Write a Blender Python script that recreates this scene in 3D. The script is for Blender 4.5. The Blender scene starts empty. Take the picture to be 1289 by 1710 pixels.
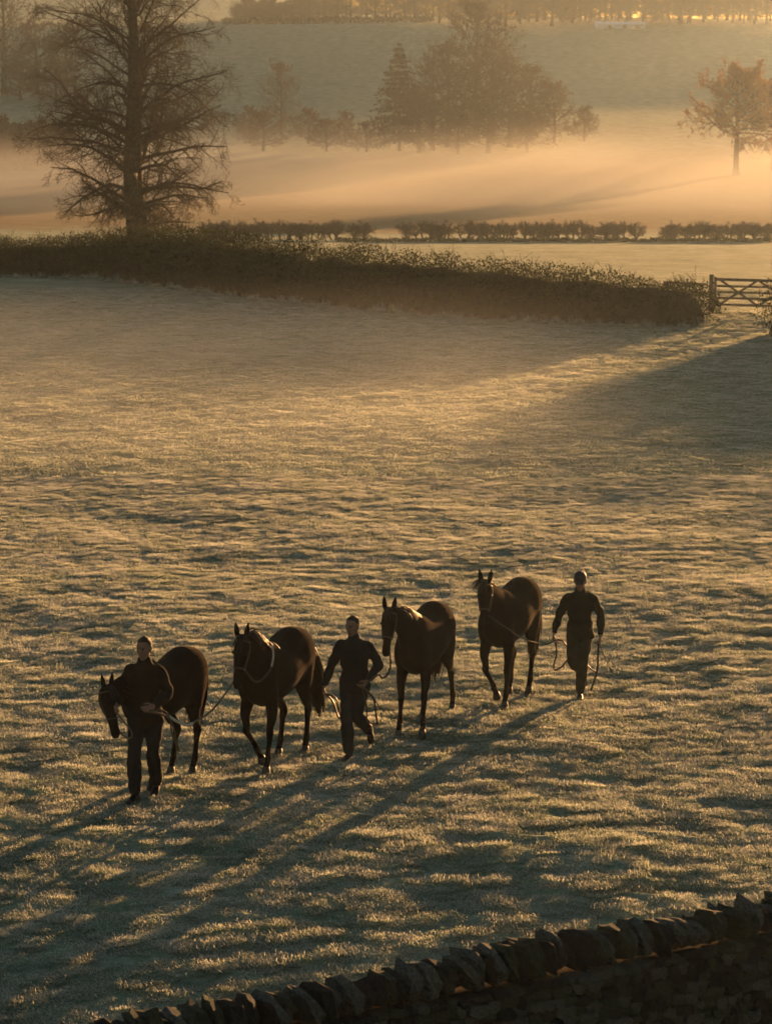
import bpy, bmesh, math, random
import numpy as np
from math import radians as R, sin, cos, tan, pi
from mathutils import Vector, Matrix

random.seed(7)
rng = np.random.default_rng(7)
scene = bpy.context.scene
COL = scene.collection

# ------------------------------------------------------------------ camera
CAM_H = 9.0
PITCH = 8.92
F = 5000.0                      # focal length in pixels of the 1289 x 1710 frame
cam_d = bpy.data.cameras.new("camera")
cam = bpy.data.objects.new("camera", cam_d)
COL.objects.link(cam)
cam.location = (0, 0, CAM_H)
cam.rotation_euler = (R(90 - PITCH), 0, 0)
cam_d.sensor_fit = 'VERTICAL'
cam_d.sensor_height = 36.0
cam_d.sensor_width = 36.0
cam_d.lens = 36.0 * F / 1710.0
cam_d.clip_start = 0.5
cam_d.clip_end = 5000
cam_d.dof.use_dof = True
cam_d.dof.focus_distance = 39.0
cam_d.dof.aperture_fstop = 4.5
scene.camera = cam

# ------------------------------------------------------------------ light
SUN_AZ = 24.0                   # degrees right of the view direction
SUN_EL = 4.0
w = bpy.data.worlds.new("World")
scene.world = w
w.use_nodes = True
nt = w.node_tree
nt.nodes.clear()
sky = nt.nodes.new("ShaderNodeTexSky")
sky.sky_type = 'NISHITA'
sky.sun_disc = False
sky.sun_elevation = R(SUN_EL)
sky.sun_rotation = R(SUN_AZ)
sky.air_density = 1.0
sky.dust_density = 0.4
sky.ozone_density = 1.0
bg = nt.nodes.new("ShaderNodeBackground")
bg.inputs[1].default_value = 0.05
wo = nt.nodes.new("ShaderNodeOutputWorld")
nt.links.new(sky.outputs[0], bg.inputs[0])
nt.links.new(bg.outputs[0], wo.inputs[0])

sun_d = bpy.data.lights.new("sun", 'SUN')
sun_d.energy = 5.0
sun_d.angle = R(0.5)
sun_d.color = (1.0, 0.51, 0.185)
sun = bpy.data.objects.new("sun", sun_d)
COL.objects.link(sun)
sd = Vector((sin(R(SUN_AZ)) * cos(R(SUN_EL)), cos(R(SUN_AZ)) * cos(R(SUN_EL)), sin(R(SUN_EL))))
sun.rotation_euler = sd.to_track_quat('Z', 'Y').to_euler()
sun.location = sd * 100

scene.view_settings.view_transform = 'Standard'
scene.view_settings.look = 'None'
scene.view_settings.gamma = 1.0
scene.view_settings.use_curve_mapping = False
scene.view_settings.exposure = 1.76
scene.cycles.max_bounces = 6
scene.cycles.diffuse_bounces = 3
scene.cycles.transmission_bounces = 3
scene.cycles.volume_bounces = 0
scene.cycles.transparent_max_bounces = 8

# ------------------------------------------------------------------ helpers: pixels to points
CP, SP = cos(R(PITCH)), sin(R(PITCH))

def ray(px, py):
    a = (px - 644.5) / F
    b = (855 - py) / F
    return Vector((a, CP + b * SP, -SP + b * CP))

def at_y(px, py, y):
    d = ray(px, py)
    return Vector((0, 0, CAM_H)) + d * (y / d.y)

def at_z(px, py, z):
    d = ray(px, py)
    return Vector((0, 0, CAM_H)) + d * ((z - CAM_H) / d.z)

def project(p):
    v = Vector(p) - Vector((0, 0, CAM_H))
    dep = v.y * CP - v.z * SP
    up = v.y * SP + v.z * CP
    return 644.5 + F * v.x / dep, 855 - F * up / dep

# ------------------------------------------------------------------ noise
_perm = np.random.default_rng(11).permutation(512)
_ang = np.random.default_rng(12).random(512) * 2 * pi
_gx, _gy = np.cos(_ang), np.sin(_ang)

def perlin(x, y, seed=0):
    x = np.asarray(x, float); y = np.asarray(y, float)
    xi = np.floor(x).astype(int); yi = np.floor(y).astype(int)
    xf = x - xi; yf = y - yi
    u = xf**3 * (xf * (xf * 6 - 15) + 10); v = yf**3 * (yf * (yf * 6 - 15) + 10)
    def g(ix, iy, dx, dy):
        h = _perm[(_perm[(ix + seed * 57) & 511] + iy) & 511]
        return _gx[h] * dx + _gy[h] * dy
    a = g(xi, yi, xf, yf); b = g(xi + 1, yi, xf - 1, yf)
    c = g(xi, yi + 1, xf, yf - 1); d = g(xi + 1, yi + 1, xf - 1, yf - 1)
    return (a * (1 - u) + b * u) * (1 - v) + (c * (1 - u) + d * u) * v

# ------------------------------------------------------------------ terrain height
KY = np.array([-400, -30, -10, 0, 8, 16, 21, 30, 60, 100, 112, 140, 187, 237, 300, 360, 420, 490, 560, 640, 720, 800, 1000, 1600.])
KZ = np.array([8.5, 7.6, 7.5, 7.2, 3.2, .3, -.3, 0, 0, 0, -.15, -1.6, -4, -6.6, -8.1, -8.2, -6.9, -3.2, .6, 7.2, 13.6, 15.5, 15.0, 14.0])
_t = np.gradient(KZ, KY)
def profile(y):
    y = np.clip(y, KY[0], KY[-1] - 1e-6)
    i = np.clip(np.searchsorted(KY, y, side='right') - 1, 0, len(KY) - 2)
    h = KY[i + 1] - KY[i]
    s = (y - KY[i]) / h
    t0, t1 = _t[i], _t[i + 1]
    return ((2*s**3 - 3*s**2 + 1) * KZ[i] + (s**3 - 2*s**2 + s) * h * t0 + (-2*s**3 + 3*s**2) * KZ[i+1] + (s**3 - s**2) * h * t1)

def sstep(a, b, x):
    t = np.clip((x - a) / (b - a), 0, 1)
    return t * t * (3 - 2 * t)

def ground(x, y, fine=True):
    x = np.asarray(x, float); y = np.asarray(y, float)
    z = profile(y)
    far = sstep(110, 400, y)
    # far relief: hill shoulder falls away to the right, rises to the left
    hill = sstep(430, 720, y)
    z = z + hill * (-0.000022 * np.clip(x - 10, -200, 400)**2 * (1) + 1.2 * perlin(x / 130 + 3.1, y / 170, 3))
    z = z + sstep(780, 1000, y) * (1 - sstep(-60, 40, x)) * 11
    z = z + far * 0.8 * perlin(x / 60, y / 60 + 7, 5)
    near = 1 - sstep(90, 160, y)
    wallflat = sstep(24, 33, y)
    z = z + sstep(108, 122, y) * (1 - sstep(215, 240, y)) * (.10 * perlin(x / 16., y / 2.6, 17) + .05 * perlin(x / 7., y / 1.2, 18))
    z = z + near * wallflat * (1 - .4 * sstep(45, 70, y)) * (0.13 * perlin(x / 5.5 + 9, y / 7.5, 1) + 0.08 * perlin(x / 2.3, y / 2.6 + 4, 2))
    if fine:
        fade = 1 - sstep(150, 260, y)
        wx = x + 0.25 * perlin(x / 1.1, y / 1.1, 8); wy = y + 0.25 * perlin(x / 1.1 + 5, y / 1.1, 9)
        n1 = perlin(wx / 1.25, wy / 0.60, 6)
        n2 = perlin(wx / 0.55 + 2, wy / 0.27, 7)
        t = 0.5 - np.abs(n1)                # rounded tussocks with creases between
        bigf = 0.55 + 0.9 * perlin(x / 4.0, y / 4.0 + 2, 4)
        z = z + fade * (1 - .78 * sstep(41, 72, y)) * ((0.175 + .055 * (1 - sstep(34, 48, y))) * (t - 0.3) * np.clip(bigf, .2, 1.4) + 0.03 * n2)
    return z

def gz(x, y, fine=True):
    return float(ground(np.array([x]), np.array([y]), fine)[0])

def hit(px, py):
    d = ray(px, py)
    ts = np.linspace(15, 1500, 30000)
    zs = CAM_H + d.z / d.y * ts
    g = ground(d.x / d.y * ts, ts, False)
    k = np.argmax(zs < g)
    if k == 0: k = len(ts) - 1
    y = ts[k]
    return Vector((d.x / d.y * y, y, float(g[k])))

# ------------------------------------------------------------------ mesh helpers
def mesh_np(name, V, F4=None, F3=None, smooth=False, mat=None):
    me = bpy.data.meshes.new(name)
    V = np.ascontiguousarray(V, dtype=np.float32)
    me.vertices.add(len(V)); me.vertices.foreach_set("co", V.ravel())
    li, ls, lt = [], [], []
    off = 0
    for Fa in (F4, F3):
        if Fa is None or len(Fa) == 0: continue
        Fa = np.ascontiguousarray(Fa, dtype=np.int32)
        n, k = Fa.shape
        li.append(Fa.ravel()); ls.append(off + np.arange(n, dtype=np.int32) * k); lt.append(np.full(n, k, np.int32))
        off += n * k
    if li:
        li = np.concatenate(li); ls = np.concatenate(ls); lt = np.concatenate(lt)
        me.loops.add(len(li)); me.loops.foreach_set("vertex_index", li)
        me.polygons.add(len(ls)); me.polygons.foreach_set("loop_start", ls); me.polygons.foreach_set("loop_total", lt)
    me.update(calc_edges=True)
    if smooth and len(me.polygons):
        me.polygons.foreach_set("use_smooth", np.ones(len(me.polygons), bool))
    if mat is not None: me.materials.append(mat)
    return me

def link(name, me, parent=None, loc=None, rot=None, scale=None):
    o = bpy.data.objects.new(name, me)
    COL.objects.link(o)
    if parent is not None: o.parent = parent
    if loc is not None: o.location = loc
    if rot is not None: o.rotation_euler = rot
    if scale is not None: o.scale = scale if hasattr(scale, '__len__') else (scale,) * 3
    return o

def thing(name, label, cat, loc=(0, 0, 0), rz=0.0, group=None, me=None):
    o = bpy.data.objects.new(name, me)
    COL.objects.link(o)
    o.location = loc; o.rotation_euler = (0, 0, rz)
    o['label'] = label; o['category'] = cat
    if group: o['group'] = group
    return o

def kind(o, k):
    o['kind'] = k
    return o

def tubes(paths, radii, k=4, cap=True):
    """paths (N,P,3), radii (N,P) -> verts, quad faces (tapered tubes)"""
    paths = np.asarray(paths, float); radii = np.asarray(radii, float)
    N, P, _ = paths.shape
    tg = np.gradient(paths, axis=1)
    tg /= np.linalg.norm(tg, axis=2, keepdims=True) + 1e-9
    ref = np.where(np.abs(tg[:, :1, 2:3]) > .8, np.array([1., 0, 0]), np.array([0, 0, 1.]))
    ref = np.broadcast_to(ref, tg.shape)
    s = np.cross(tg, ref); s /= np.linalg.norm(s, axis=2, keepdims=True) + 1e-9
    t = np.cross(s, tg)
    a = np.arange(k) * 2 * pi / k
    V = paths[:, :, None, :] + radii[:, :, None, None] * (np.cos(a)[None, None, :, None] * s[:, :, None, :] + np.sin(a)[None, None, :, None] * t[:, :, None, :])
    V = V.reshape(-1, 3)
    n = np.arange(N)[:, None, None] * P * k
    p = np.arange(P - 1)[None, :, None] * k
    j = np.arange(k)[None, None, :]
    j2 = (j + 1) % k
    A = n + p + j; B = n + p + j2
    Fq = np.stack([A, B, B + k, A + k], -1).reshape(-1, 4)
    return V, Fq

class Acc:
    def __init__(s): s.V = []; s.F4 = []; s.F3 = []; s.n = 0
    def add(s, V, F4=None, F3=None):
        if F4 is not None: s.F4.append(np.asarray(F4) + s.n)
        if F3 is not None: s.F3.append(np.asarray(F3) + s.n)
        s.V.append(np.asarray(V)); s.n += len(V)
    def mesh(s, name, mat=None, smooth=False):
        return mesh_np(name, np.concatenate(s.V), np.concatenate(s.F4) if s.F4 else None, np.concatenate(s.F3) if s.F3 else None, smooth, mat)

def catmull(pts, n=8):
    P = [np.array(p, float) for p in pts]
    P = [2 * P[0] - P[1]] + P + [2 * P[-1] - P[-2]]
    out = []
    for i in range(1, len(P) - 2):
        for s in np.linspace(0, 1, n, endpoint=False):
            a, b, c, d = P[i-1], P[i], P[i+1], P[i+2]
            out.append(.5 * ((2*b) + (c - a)*s + (2*a - 5*b + 4*c - d)*s*s + (3*b - a - 3*c + d)*s**3))
    out.append(P[-2])
    return np.array(out)

def rope_mesh(name, pts, r, mat, n=8, k=6):
    p = catmull(pts, n)
    V, Fq = tubes(p[None], np.full((1, len(p)), r), k)
    return mesh_np(name, V, Fq, smooth=True, mat=mat)

# ------------------------------------------------------------------ materials
def new_mat(name):
    m = bpy.data.materials.new(name); m.use_nodes = True
    n = m.node_tree; n.nodes.clear()
    out = n.nodes.new("ShaderNodeOutputMaterial")
    return m, n, out

def N(n, t, **kw):
    x = n.nodes.new(t)
    for k, v in kw.items(): setattr(x, k, v)
    return x

def ramp(n, fac, stops):
    r = n.nodes.new("ShaderNodeValToRGB")
    e = r.color_ramp.elements
    while len(e) < len(stops): e.new(0.5)
    for i, (p, c) in enumerate(stops):
        e[i].position = p; e[i].color = (*c, 1)
    n.links.new(fac, r.inputs[0])
    return r.outputs[0]

def noise_node(n, scale, detail=4, rough=.6, coord='Object', vec=None):
    tc = N(n, "ShaderNodeTexCoord")
    t = N(n, "ShaderNodeTexNoise")
    t.inputs["Scale"].default_value = scale; t.inputs["Detail"].default_value = detail; t.inputs["Roughness"].default_value = rough
    n.links.new(vec if vec is not None else tc.outputs[coord], t.inputs["Vector"])
    return t.outputs["Fac"]

def simple_mat(name, c1, c2, scale=8, rough=.6, spec=.3, bump=0.0, bscale=None, transl=0.0, sheen=0.0, coord='Object', metal=0.0):
    m, n, out = new_mat(name)
    p = N(n, "ShaderNodeBsdfPrincipled")
    p.inputs["Roughness"].default_value = rough
    p.inputs["Specular IOR Level"].default_value = spec
    p.inputs["Metallic"].default_value = metal
    if sheen: p.inputs["Sheen Weight"].default_value = sheen; p.inputs["Sheen Roughness"].default_value = .28; p.inputs["Sheen Tint"].default_value = (1, .9, .8, 1)
    f = noise_node(n, scale, coord=coord)
    col = ramp(n, f, [(.3, c1), (.7, c2)])
    n.links.new(col, p.inputs["Base Color"])
    if bump:
        b = N(n, "ShaderNodeBump"); b.inputs["Strength"].default_value = bump; b.inputs["Distance"].default_value = .02
        n.links.new(noise_node(n, bscale or scale * 4, coord=coord), b.inputs["Height"])
        n.links.new(b.outputs[0], p.inputs["Normal"])
    if transl:
        t = N(n, "ShaderNodeBsdfTranslucent"); n.links.new(col, t.inputs[0])
        mx = N(n, "ShaderNodeMixShader"); mx.inputs[0].default_value = transl
        n.links.new(p.outputs[0], mx.inputs[1]); n.links.new(t.outputs[0], mx.inputs[2])
        n.links.new(mx.outputs[0], out.inputs[0])
    else:
        n.links.new(p.outputs[0], out.inputs[0])
    return m

M = {}
M['bark'] = simple_mat('bark', (.035, .028, .02), (.08, .065, .045), 6, .9, .1, .5)
M['twig'] = simple_mat('twig', (.04, .03, .02), (.075, .055, .035), 3, .85, .1)
M['dead_leaf'] = simple_mat('dead_leaf', (.05, .034, .02), (.085, .055, .03), 2, .8, .1, transl=.3)
M['autumn_leaf'] = simple_mat('autumn_leaf', (.13, .072, .024), (.22, .12, .04), .6, .8, .1, transl=.45)
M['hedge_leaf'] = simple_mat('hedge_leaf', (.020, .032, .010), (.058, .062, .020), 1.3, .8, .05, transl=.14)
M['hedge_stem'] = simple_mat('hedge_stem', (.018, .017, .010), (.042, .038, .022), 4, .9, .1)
M['conifer'] = simple_mat('conifer', (.02, .032, .016), (.045, .055, .028), 2, .8, .1, transl=.15)
M['wood'] = simple_mat('weathered_wood', (.10, .08, .055), (.2, .165, .12), 5, .85, .15, .3)
M['stone'] = simple_mat('stone', (.024, .027, .024), (.115, .122, .108), 9, .95, .1, .6, 40)
M['stone2'] = simple_mat('mossy_stone', (.016, .024, .016), (.06, .068, .05), 6, .95, .1, .6, 40)
M['stone3'] = simple_mat('dark_stone', (.010, .011, .011), (.035, .037, .034), 7, .95, .1, .6, 40)
M['core'] = simple_mat('wall_core', (.03, .028, .022), (.07, .06, .05), 9, 1, 0)
M['coat'] = simple_mat('bay_coat', (.017, .012, .009), (.036, .024, .016), 2.5, .7, .0, .3, 90, sheen=.12)
M['coat2'] = simple_mat('dark_bay_coat', (.011, .0085, .007), (.024, .017, .012), 2.5, .7, .0, .3, 90, sheen=.12)
M['mane'] = simple_mat('black_hair', (.012, .008, .006), (.03, .018, .012), 9, .5, .3, transl=.12)
M['tailm'] = simple_mat('tail_hair', (.03, .013, .008), (.07, .028, .014), 9, .5, .3, transl=.3)
M['hoof'] = simple_mat('hoof', (.03, .026, .02), (.08, .07, .055), 9, .5, .3)
M['eye'] = simple_mat('eye', (.01, .008, .006), (.015, .01, .008), 5, .1, .5)
M['leather'] = simple_mat('leather', (.04, .022, .012), (.07, .038, .02), 20, .45, .4)
M['webbing'] = simple_mat('pale_webbing', (.40, .36, .28), (.52, .47, .37), 30, .8, .2)
M['rope'] = simple_mat('rope', (.10, .085, .06), (.18, .15, .11), 60, .85, .1)
M['skin'] = simple_mat('skin', (.17, .10, .07), (.24, .14, .10), 12, .6, .2)
M['hair'] = simple_mat('hair', (.02, .013, .009), (.045, .03, .02), 40, .7, .2, .4, 160)
M['jacket'] = simple_mat('dark_jacket', (.007, .008, .010), (.016, .017, .019), 6, .85, .08, .35, 26)
M['jacket2'] = simple_mat('olive_jacket', (.009, .0095, .008), (.02, .019, .014), 6, .85, .08, .35, 26)
M['jacket3'] = simple_mat('brown_jacket', (.011, .0085, .006), (.024, .018, .013), 6, .9, .05, .35, 26)
M['trouser3'] = simple_mat('grey_trousers', (.018, .018, .018), (.036, .035, .034), 5, .9, .06, .35, 22)
M['trouser'] = simple_mat('dark_trousers', (.010, .010, .012), (.022, .021, .022), 5, .9, .06, .35, 22)
M['trouser2'] = simple_mat('olive_trousers', (.024, .023, .015), (.045, .041, .027), 5, .9, .06, .35, 22)
M['boot'] = simple_mat('boot', (.012, .009, .007), (.026, .019, .013), 12, .5, .15)
M['cap'] = simple_mat('black_cap', (.012, .012, .014), (.025, .025, .027), 14, .6, .3)
M['cladding'] = simple_mat('pale_cladding', (.5, .52, .52), (.6, .62, .62), 2, .6, .3)
M['roof'] = simple_mat('frosted_roof', (.74, .77, .80), (.82, .85, .87), 1, .7, .3)

# frosted grass blades: green at the base, frosted along the blade
m, n, out = new_mat('frosted_grass')
at = N(n, "ShaderNodeAttribute", attribute_name="tip")
oi = N(n, "ShaderNodeObjectInfo")
geo = N(n, "ShaderNodeNewGeometry")
nz = noise_node(n, .9, 3, .6, vec=geo.outputs["Position"])
ad = N(n, "ShaderNodeMath", operation='MULTIPLY_ADD'); ad.inputs[1].default_value = .5
n.links.new(nz, ad.inputs[0]); n.links.new(at.outputs["Fac"], ad.inputs[2])
gcol = ramp(n, ad.outputs[0], [(.2, (.032, .066, .032)), (.55, (.15, .215, .13)), (.88, (.52, .53, .44)), (1., (.74, .73, .67))])
df = N(n, "ShaderNodeBsdfDiffuse"); tr = N(n, "ShaderNodeBsdfTranslucent")
n.links.new(gcol, df.inputs[0]); n.links.new(gcol, tr.inputs[0])
mx = N(n, "ShaderNodeMixShader"); mx.inputs[0].default_value = .6
n.links.new(df.outputs[0], mx.inputs[1]); n.links.new(tr.outputs[0], mx.inputs[2]); n.links.new(mx.outputs[0], out.inputs[0])
M['grass'] = m

# field: frosted turf under and beyond the modelled grass
m, n, out = new_mat('frosted_turf')
geo = N(n, "ShaderNodeNewGeometry")
big = noise_node(n, .035, 4, .6, vec=geo.outputs["Position"])
mid = noise_node(n, .6, 5, .65, vec=geo.outputs["Position"])
fin = noise_node(n, 9, 4, .7, vec=geo.outputs["Position"])
a1 = N(n, "ShaderNodeMath", operation='MULTIPLY_ADD'); a1.inputs[1].default_value = .45
n.links.new(fin, a1.inputs[0])
a2 = N(n, "ShaderNodeMath", operation='MULTIPLY'); a2.inputs[1].default_value = .55
n.links.new(mid, a2.inputs[0]); n.links.new(a2.outputs[0], a1.inputs[2])
tcol = ramp(n, a1.outputs[0], [(.30, (.06, .10, .045)), (.5, (.20, .25, .16)), (.72, (.42, .44, .35))])
p = N(n, "ShaderNodeBsdfPrincipled"); p.inputs["Roughness"].default_value = .95; p.inputs["Specular IOR Level"].default_value = .1
# russet winter grass on the valley floor, where the frost has not settled
sepv = N(n, "ShaderNodeSeparateXYZ"); n.links.new(geo.outputs["Position"], sepv.inputs[0])
wob = N(n, "ShaderNodeMath", operation='MULTIPLY_ADD'); wob.inputs[1].default_value = 60; n.links.new(big, wob.inputs[0]); n.links.new(sepv.outputs[1], wob.inputs[2])
def mrange(lo, hi, o0, o1):
    r_ = N(n, "ShaderNodeMapRange", interpolation_type='SMOOTHSTEP'); n.links.new(wob.outputs[0], r_.inputs[0])
    for q_, v_ in enumerate((lo, hi, o0, o1)): r_.inputs[q_ + 1].default_value = v_
    return r_.outputs[0]
mm = N(n, "ShaderNodeMath", operation='MULTIPLY'); n.links.new(mrange(285, 315, 0, 1), mm.inputs[0]); n.links.new(mrange(420, 470, 1, 0), mm.inputs[1])
rcol = ramp(n, a1.outputs[0], [(.30, (.11, .065, .025)), (.7, (.24, .16, .075))])
mxc = N(n, "ShaderNodeMix", data_type='RGBA'); n.links.new(mm.outputs[0], mxc.inputs[0]); n.links.new(tcol, mxc.inputs[6]); n.links.new(rcol, mxc.inputs[7])
n.links.new(mxc.outputs[2], p.inputs["Base Color"])
b = N(n, "ShaderNodeBump"); b.inputs["Strength"].default_value = .8; b.inputs["Distance"].default_value = .12
n.links.new(fin, b.inputs["Height"]); n.links.new(b.outputs[0], p.inputs["Normal"])
n.links.new(p.outputs[0], out.inputs[0])
M['turf'] = m

# ------------------------------------------------------------------ ground
def build_ground():
    def ar(a, b, s): return np.arange(a, b, s)
    ys = np.concatenate([ar(-150, -20, 10), ar(-20, 20, .8), ar(20, 30, .1), ar(30, 62, .06), ar(62, 110, .18), ar(110, 250, .7), ar(250, 480, 3), ar(480, 850, 5), ar(850, 1500, 25), [1500]])
    uc = np.linspace(-.17, .17, 195)
    side = .17 + .63 * (np.linspace(0, 1, 28)[1:] ** 1.7)
    us = np.concatenate([-side[::-1], uc, side])
    Y, U = np.meshgrid(ys, us, indexing='ij')
    X = U * np.maximum(np.abs(Y), 22)
    Z = ground(X, Y)
    V = np.stack([X, Y, Z], -1).reshape(-1, 3)
    nr, nc = X.shape
    i = np.arange(nr - 1)[:, None] * nc + np.arange(nc - 1)[None, :]
    Fq = np.stack([i, i + 1, i + nc + 1, i + nc], -1).reshape(-1, 4)
    me = mesh_np('ground', V, Fq, smooth=True, mat=M['turf'])
    o = link('ground', me); kind(o, 'structure')
    return o
build_ground()

# ------------------------------------------------------------------ air: even haze over the whole valley, and the mist lying in its floor
def vol_mat(name, dens, col, g):
    m, n, out = new_mat(name)
    v = N(n, "ShaderNodeVolumePrincipled")
    v.inputs["Color"].default_value = (*col, 1)
    v.inputs["Density"].default_value = dens
    v.inputs["Anisotropy"].default_value = g
    n.links.new(v.outputs[0], out.inputs["Volume"])
    return m, n, v

def box_mesh(name, lo, hi, mat):
    x0, y0, z0 = lo; x1, y1, z1 = hi
    V = [(x0,y0,z0),(x1,y0,z0),(x1,y1,z0),(x0,y1,z0),(x0,y0,z1),(x1,y0,z1),(x1,y1,z1),(x0,y1,z1)]
    Fq = [(0,3,2,1),(4,5,6,7),(0,1,5,4),(1,2,6,5),(2,3,7,6),(3,0,4,7)]
    return mesh_np(name, np.array(V), np.array(Fq), mat=mat)

hm, _, _ = vol_mat('haze', .00010, (.62, .78, .98), .72)
kind(link('haze', box_mesh('haze', (-1320, -170, -12), (1320, 1560, 46), hm)), 'stuff')

def mist(name, x0, x1, y0, y1, base, top, dens, step_rate=1.0, lump=30., power=1.0, g=.6, col=(.93, .95, .97)):
    m, n, v = vol_mat(name, dens, col, g)
    geo = N(n, "ShaderNodeNewGeometry")
    sep = N(n, "ShaderNodeSeparateXYZ"); n.links.new(geo.outputs["Position"], sep.inputs[0])
    nz = noise_node(n, 1 / lump, 2, .5, vec=geo.outputs["Position"])
    def mapr(src, a, b, c=0., d=1.):
        r = N(n, "ShaderNodeMapRange", interpolation_type='SMOOTHSTEP')
        n.links.new(src, r.inputs[0])
        for k, q in enumerate((a, b, c, d)): r.inputs[k + 1].default_value = q
        return r.outputs[0]
    def mul(a, b):
        q = N(n, "ShaderNodeMath", operation='MULTIPLY'); n.links.new(a, q.inputs[0])
        if isinstance(b, float): q.inputs[1].default_value = b
        else: n.links.new(b, q.inputs[1])
        return q.outputs[0]
    wy = (y1 - y0); wx = (x1 - x0)
    f = mapr(sep.outputs[2], base + (top - base) * .12, top, 1., 0.)
    pw = N(n, 'ShaderNodeMath', operation='POWER'); n.links.new(f, pw.inputs[0]); pw.inputs[1].default_value = power; f = pw.outputs[0]
    f = mul(f, mapr(sep.outputs[1], y0, y0 + wy * .3)); f = mul(f, mapr(sep.outputs[1], y1 - wy * .2, y1, 1., 0.))
    f = mul(f, mapr(sep.outputs[0], x0, x0 + wx * .2)); f = mul(f, mapr(sep.outputs[0], x1 - wx * .2, x1, 1., 0.))
    f = mul(f, mapr(nz, .3, .62, .5, 1.))
    f = mul(f, float(dens)); n.links.new(f, v.inputs["Density"])
    o = kind(link(name, box_mesh(name, (x0, y0, base), (x1, y1, top), m)), 'stuff')
    m.cycles.volume_step_rate = step_rate
    return o
mist('mist', -300, 340, 268, 455, -9.5, 1.0, .0105, power=2.0, g=.20, col=(.86, .88, .90))
mist('ground_mist', -40, 9, 55, 99, -1.0, 2.2, .0170, lump=9., power=1.3, g=.5, col=(.86, .90, .97))


# ------------------------------------------------------------------ trees
def unit(v): return v / (np.linalg.norm(v, axis=-1, keepdims=True) + 1e-9)

def grow(start, dirn, length, r0, P, g, bend=0.0, wob=.08, taper=.25):
    """curved tapered shoots: start (N,3), dirn (N,3), length (N), r0 (N)"""
    Nn = len(start)
    pts = np.zeros((Nn, P, 3)); pts[:, 0] = start
    d = unit(dirn.copy()); seg = (length / (P - 1))[:, None]
    for i in range(1, P):
        d = unit(d + np.array([0, 0, bend]) / (P - 1) + g.normal(0, wob, (Nn, 3)))
        pts[:, i] = pts[:, i - 1] + d * seg
    rad = r0[:, None] * np.linspace(1, taper, P)[None]
    return pts, rad

def shoots(pts, rad, per, g, tmin, tmax, ang, lr, rr, P, bend, wob, L, taper=.25, minr=.004, updraft=0.0, flat=0.0):
    Nn, Pp, _ = pts.shape
    t = tmin + (tmax - tmin) * (np.arange(per)[None, :] + g.random((Nn, per))) / per
    idx = np.clip((t * (Pp - 1)).astype(int), 0, Pp - 2); fr = t * (Pp - 1) - idx
    n = np.arange(Nn)[:, None]
    s = pts[n, idx] * (1 - fr[..., None]) + pts[n, idx + 1] * fr[..., None]
    tg = unit(pts[n, idx + 1] - pts[n, idx])
    rp = rad[n, idx] * (1 - fr) + rad[n, idx + 1] * fr
    rnd = g.normal(0, 1, tg.shape)
    rnd[..., 2] *= (1 - flat)
    perp = unit(rnd - tg * (rnd * tg).sum(-1, keepdims=True))
    a = np.radians(ang + g.normal(0, 10, t.shape))[..., None]
    d = unit(tg * np.cos(a) + perp * np.sin(a) + np.array([0, 0, updraft]))
    ln = (L[:, None] * lr * (1.15 - .65 * t) * (.7 + .6 * g.random(t.shape)))
    r = np.maximum(rp * rr, minr)
    p, rd = grow(s.reshape(-1, 3), d.reshape(-1, 3), ln.reshape(-1), r.reshape(-1), P, g, bend, wob, taper)
    return p, rd, ln.reshape(-1)

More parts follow.
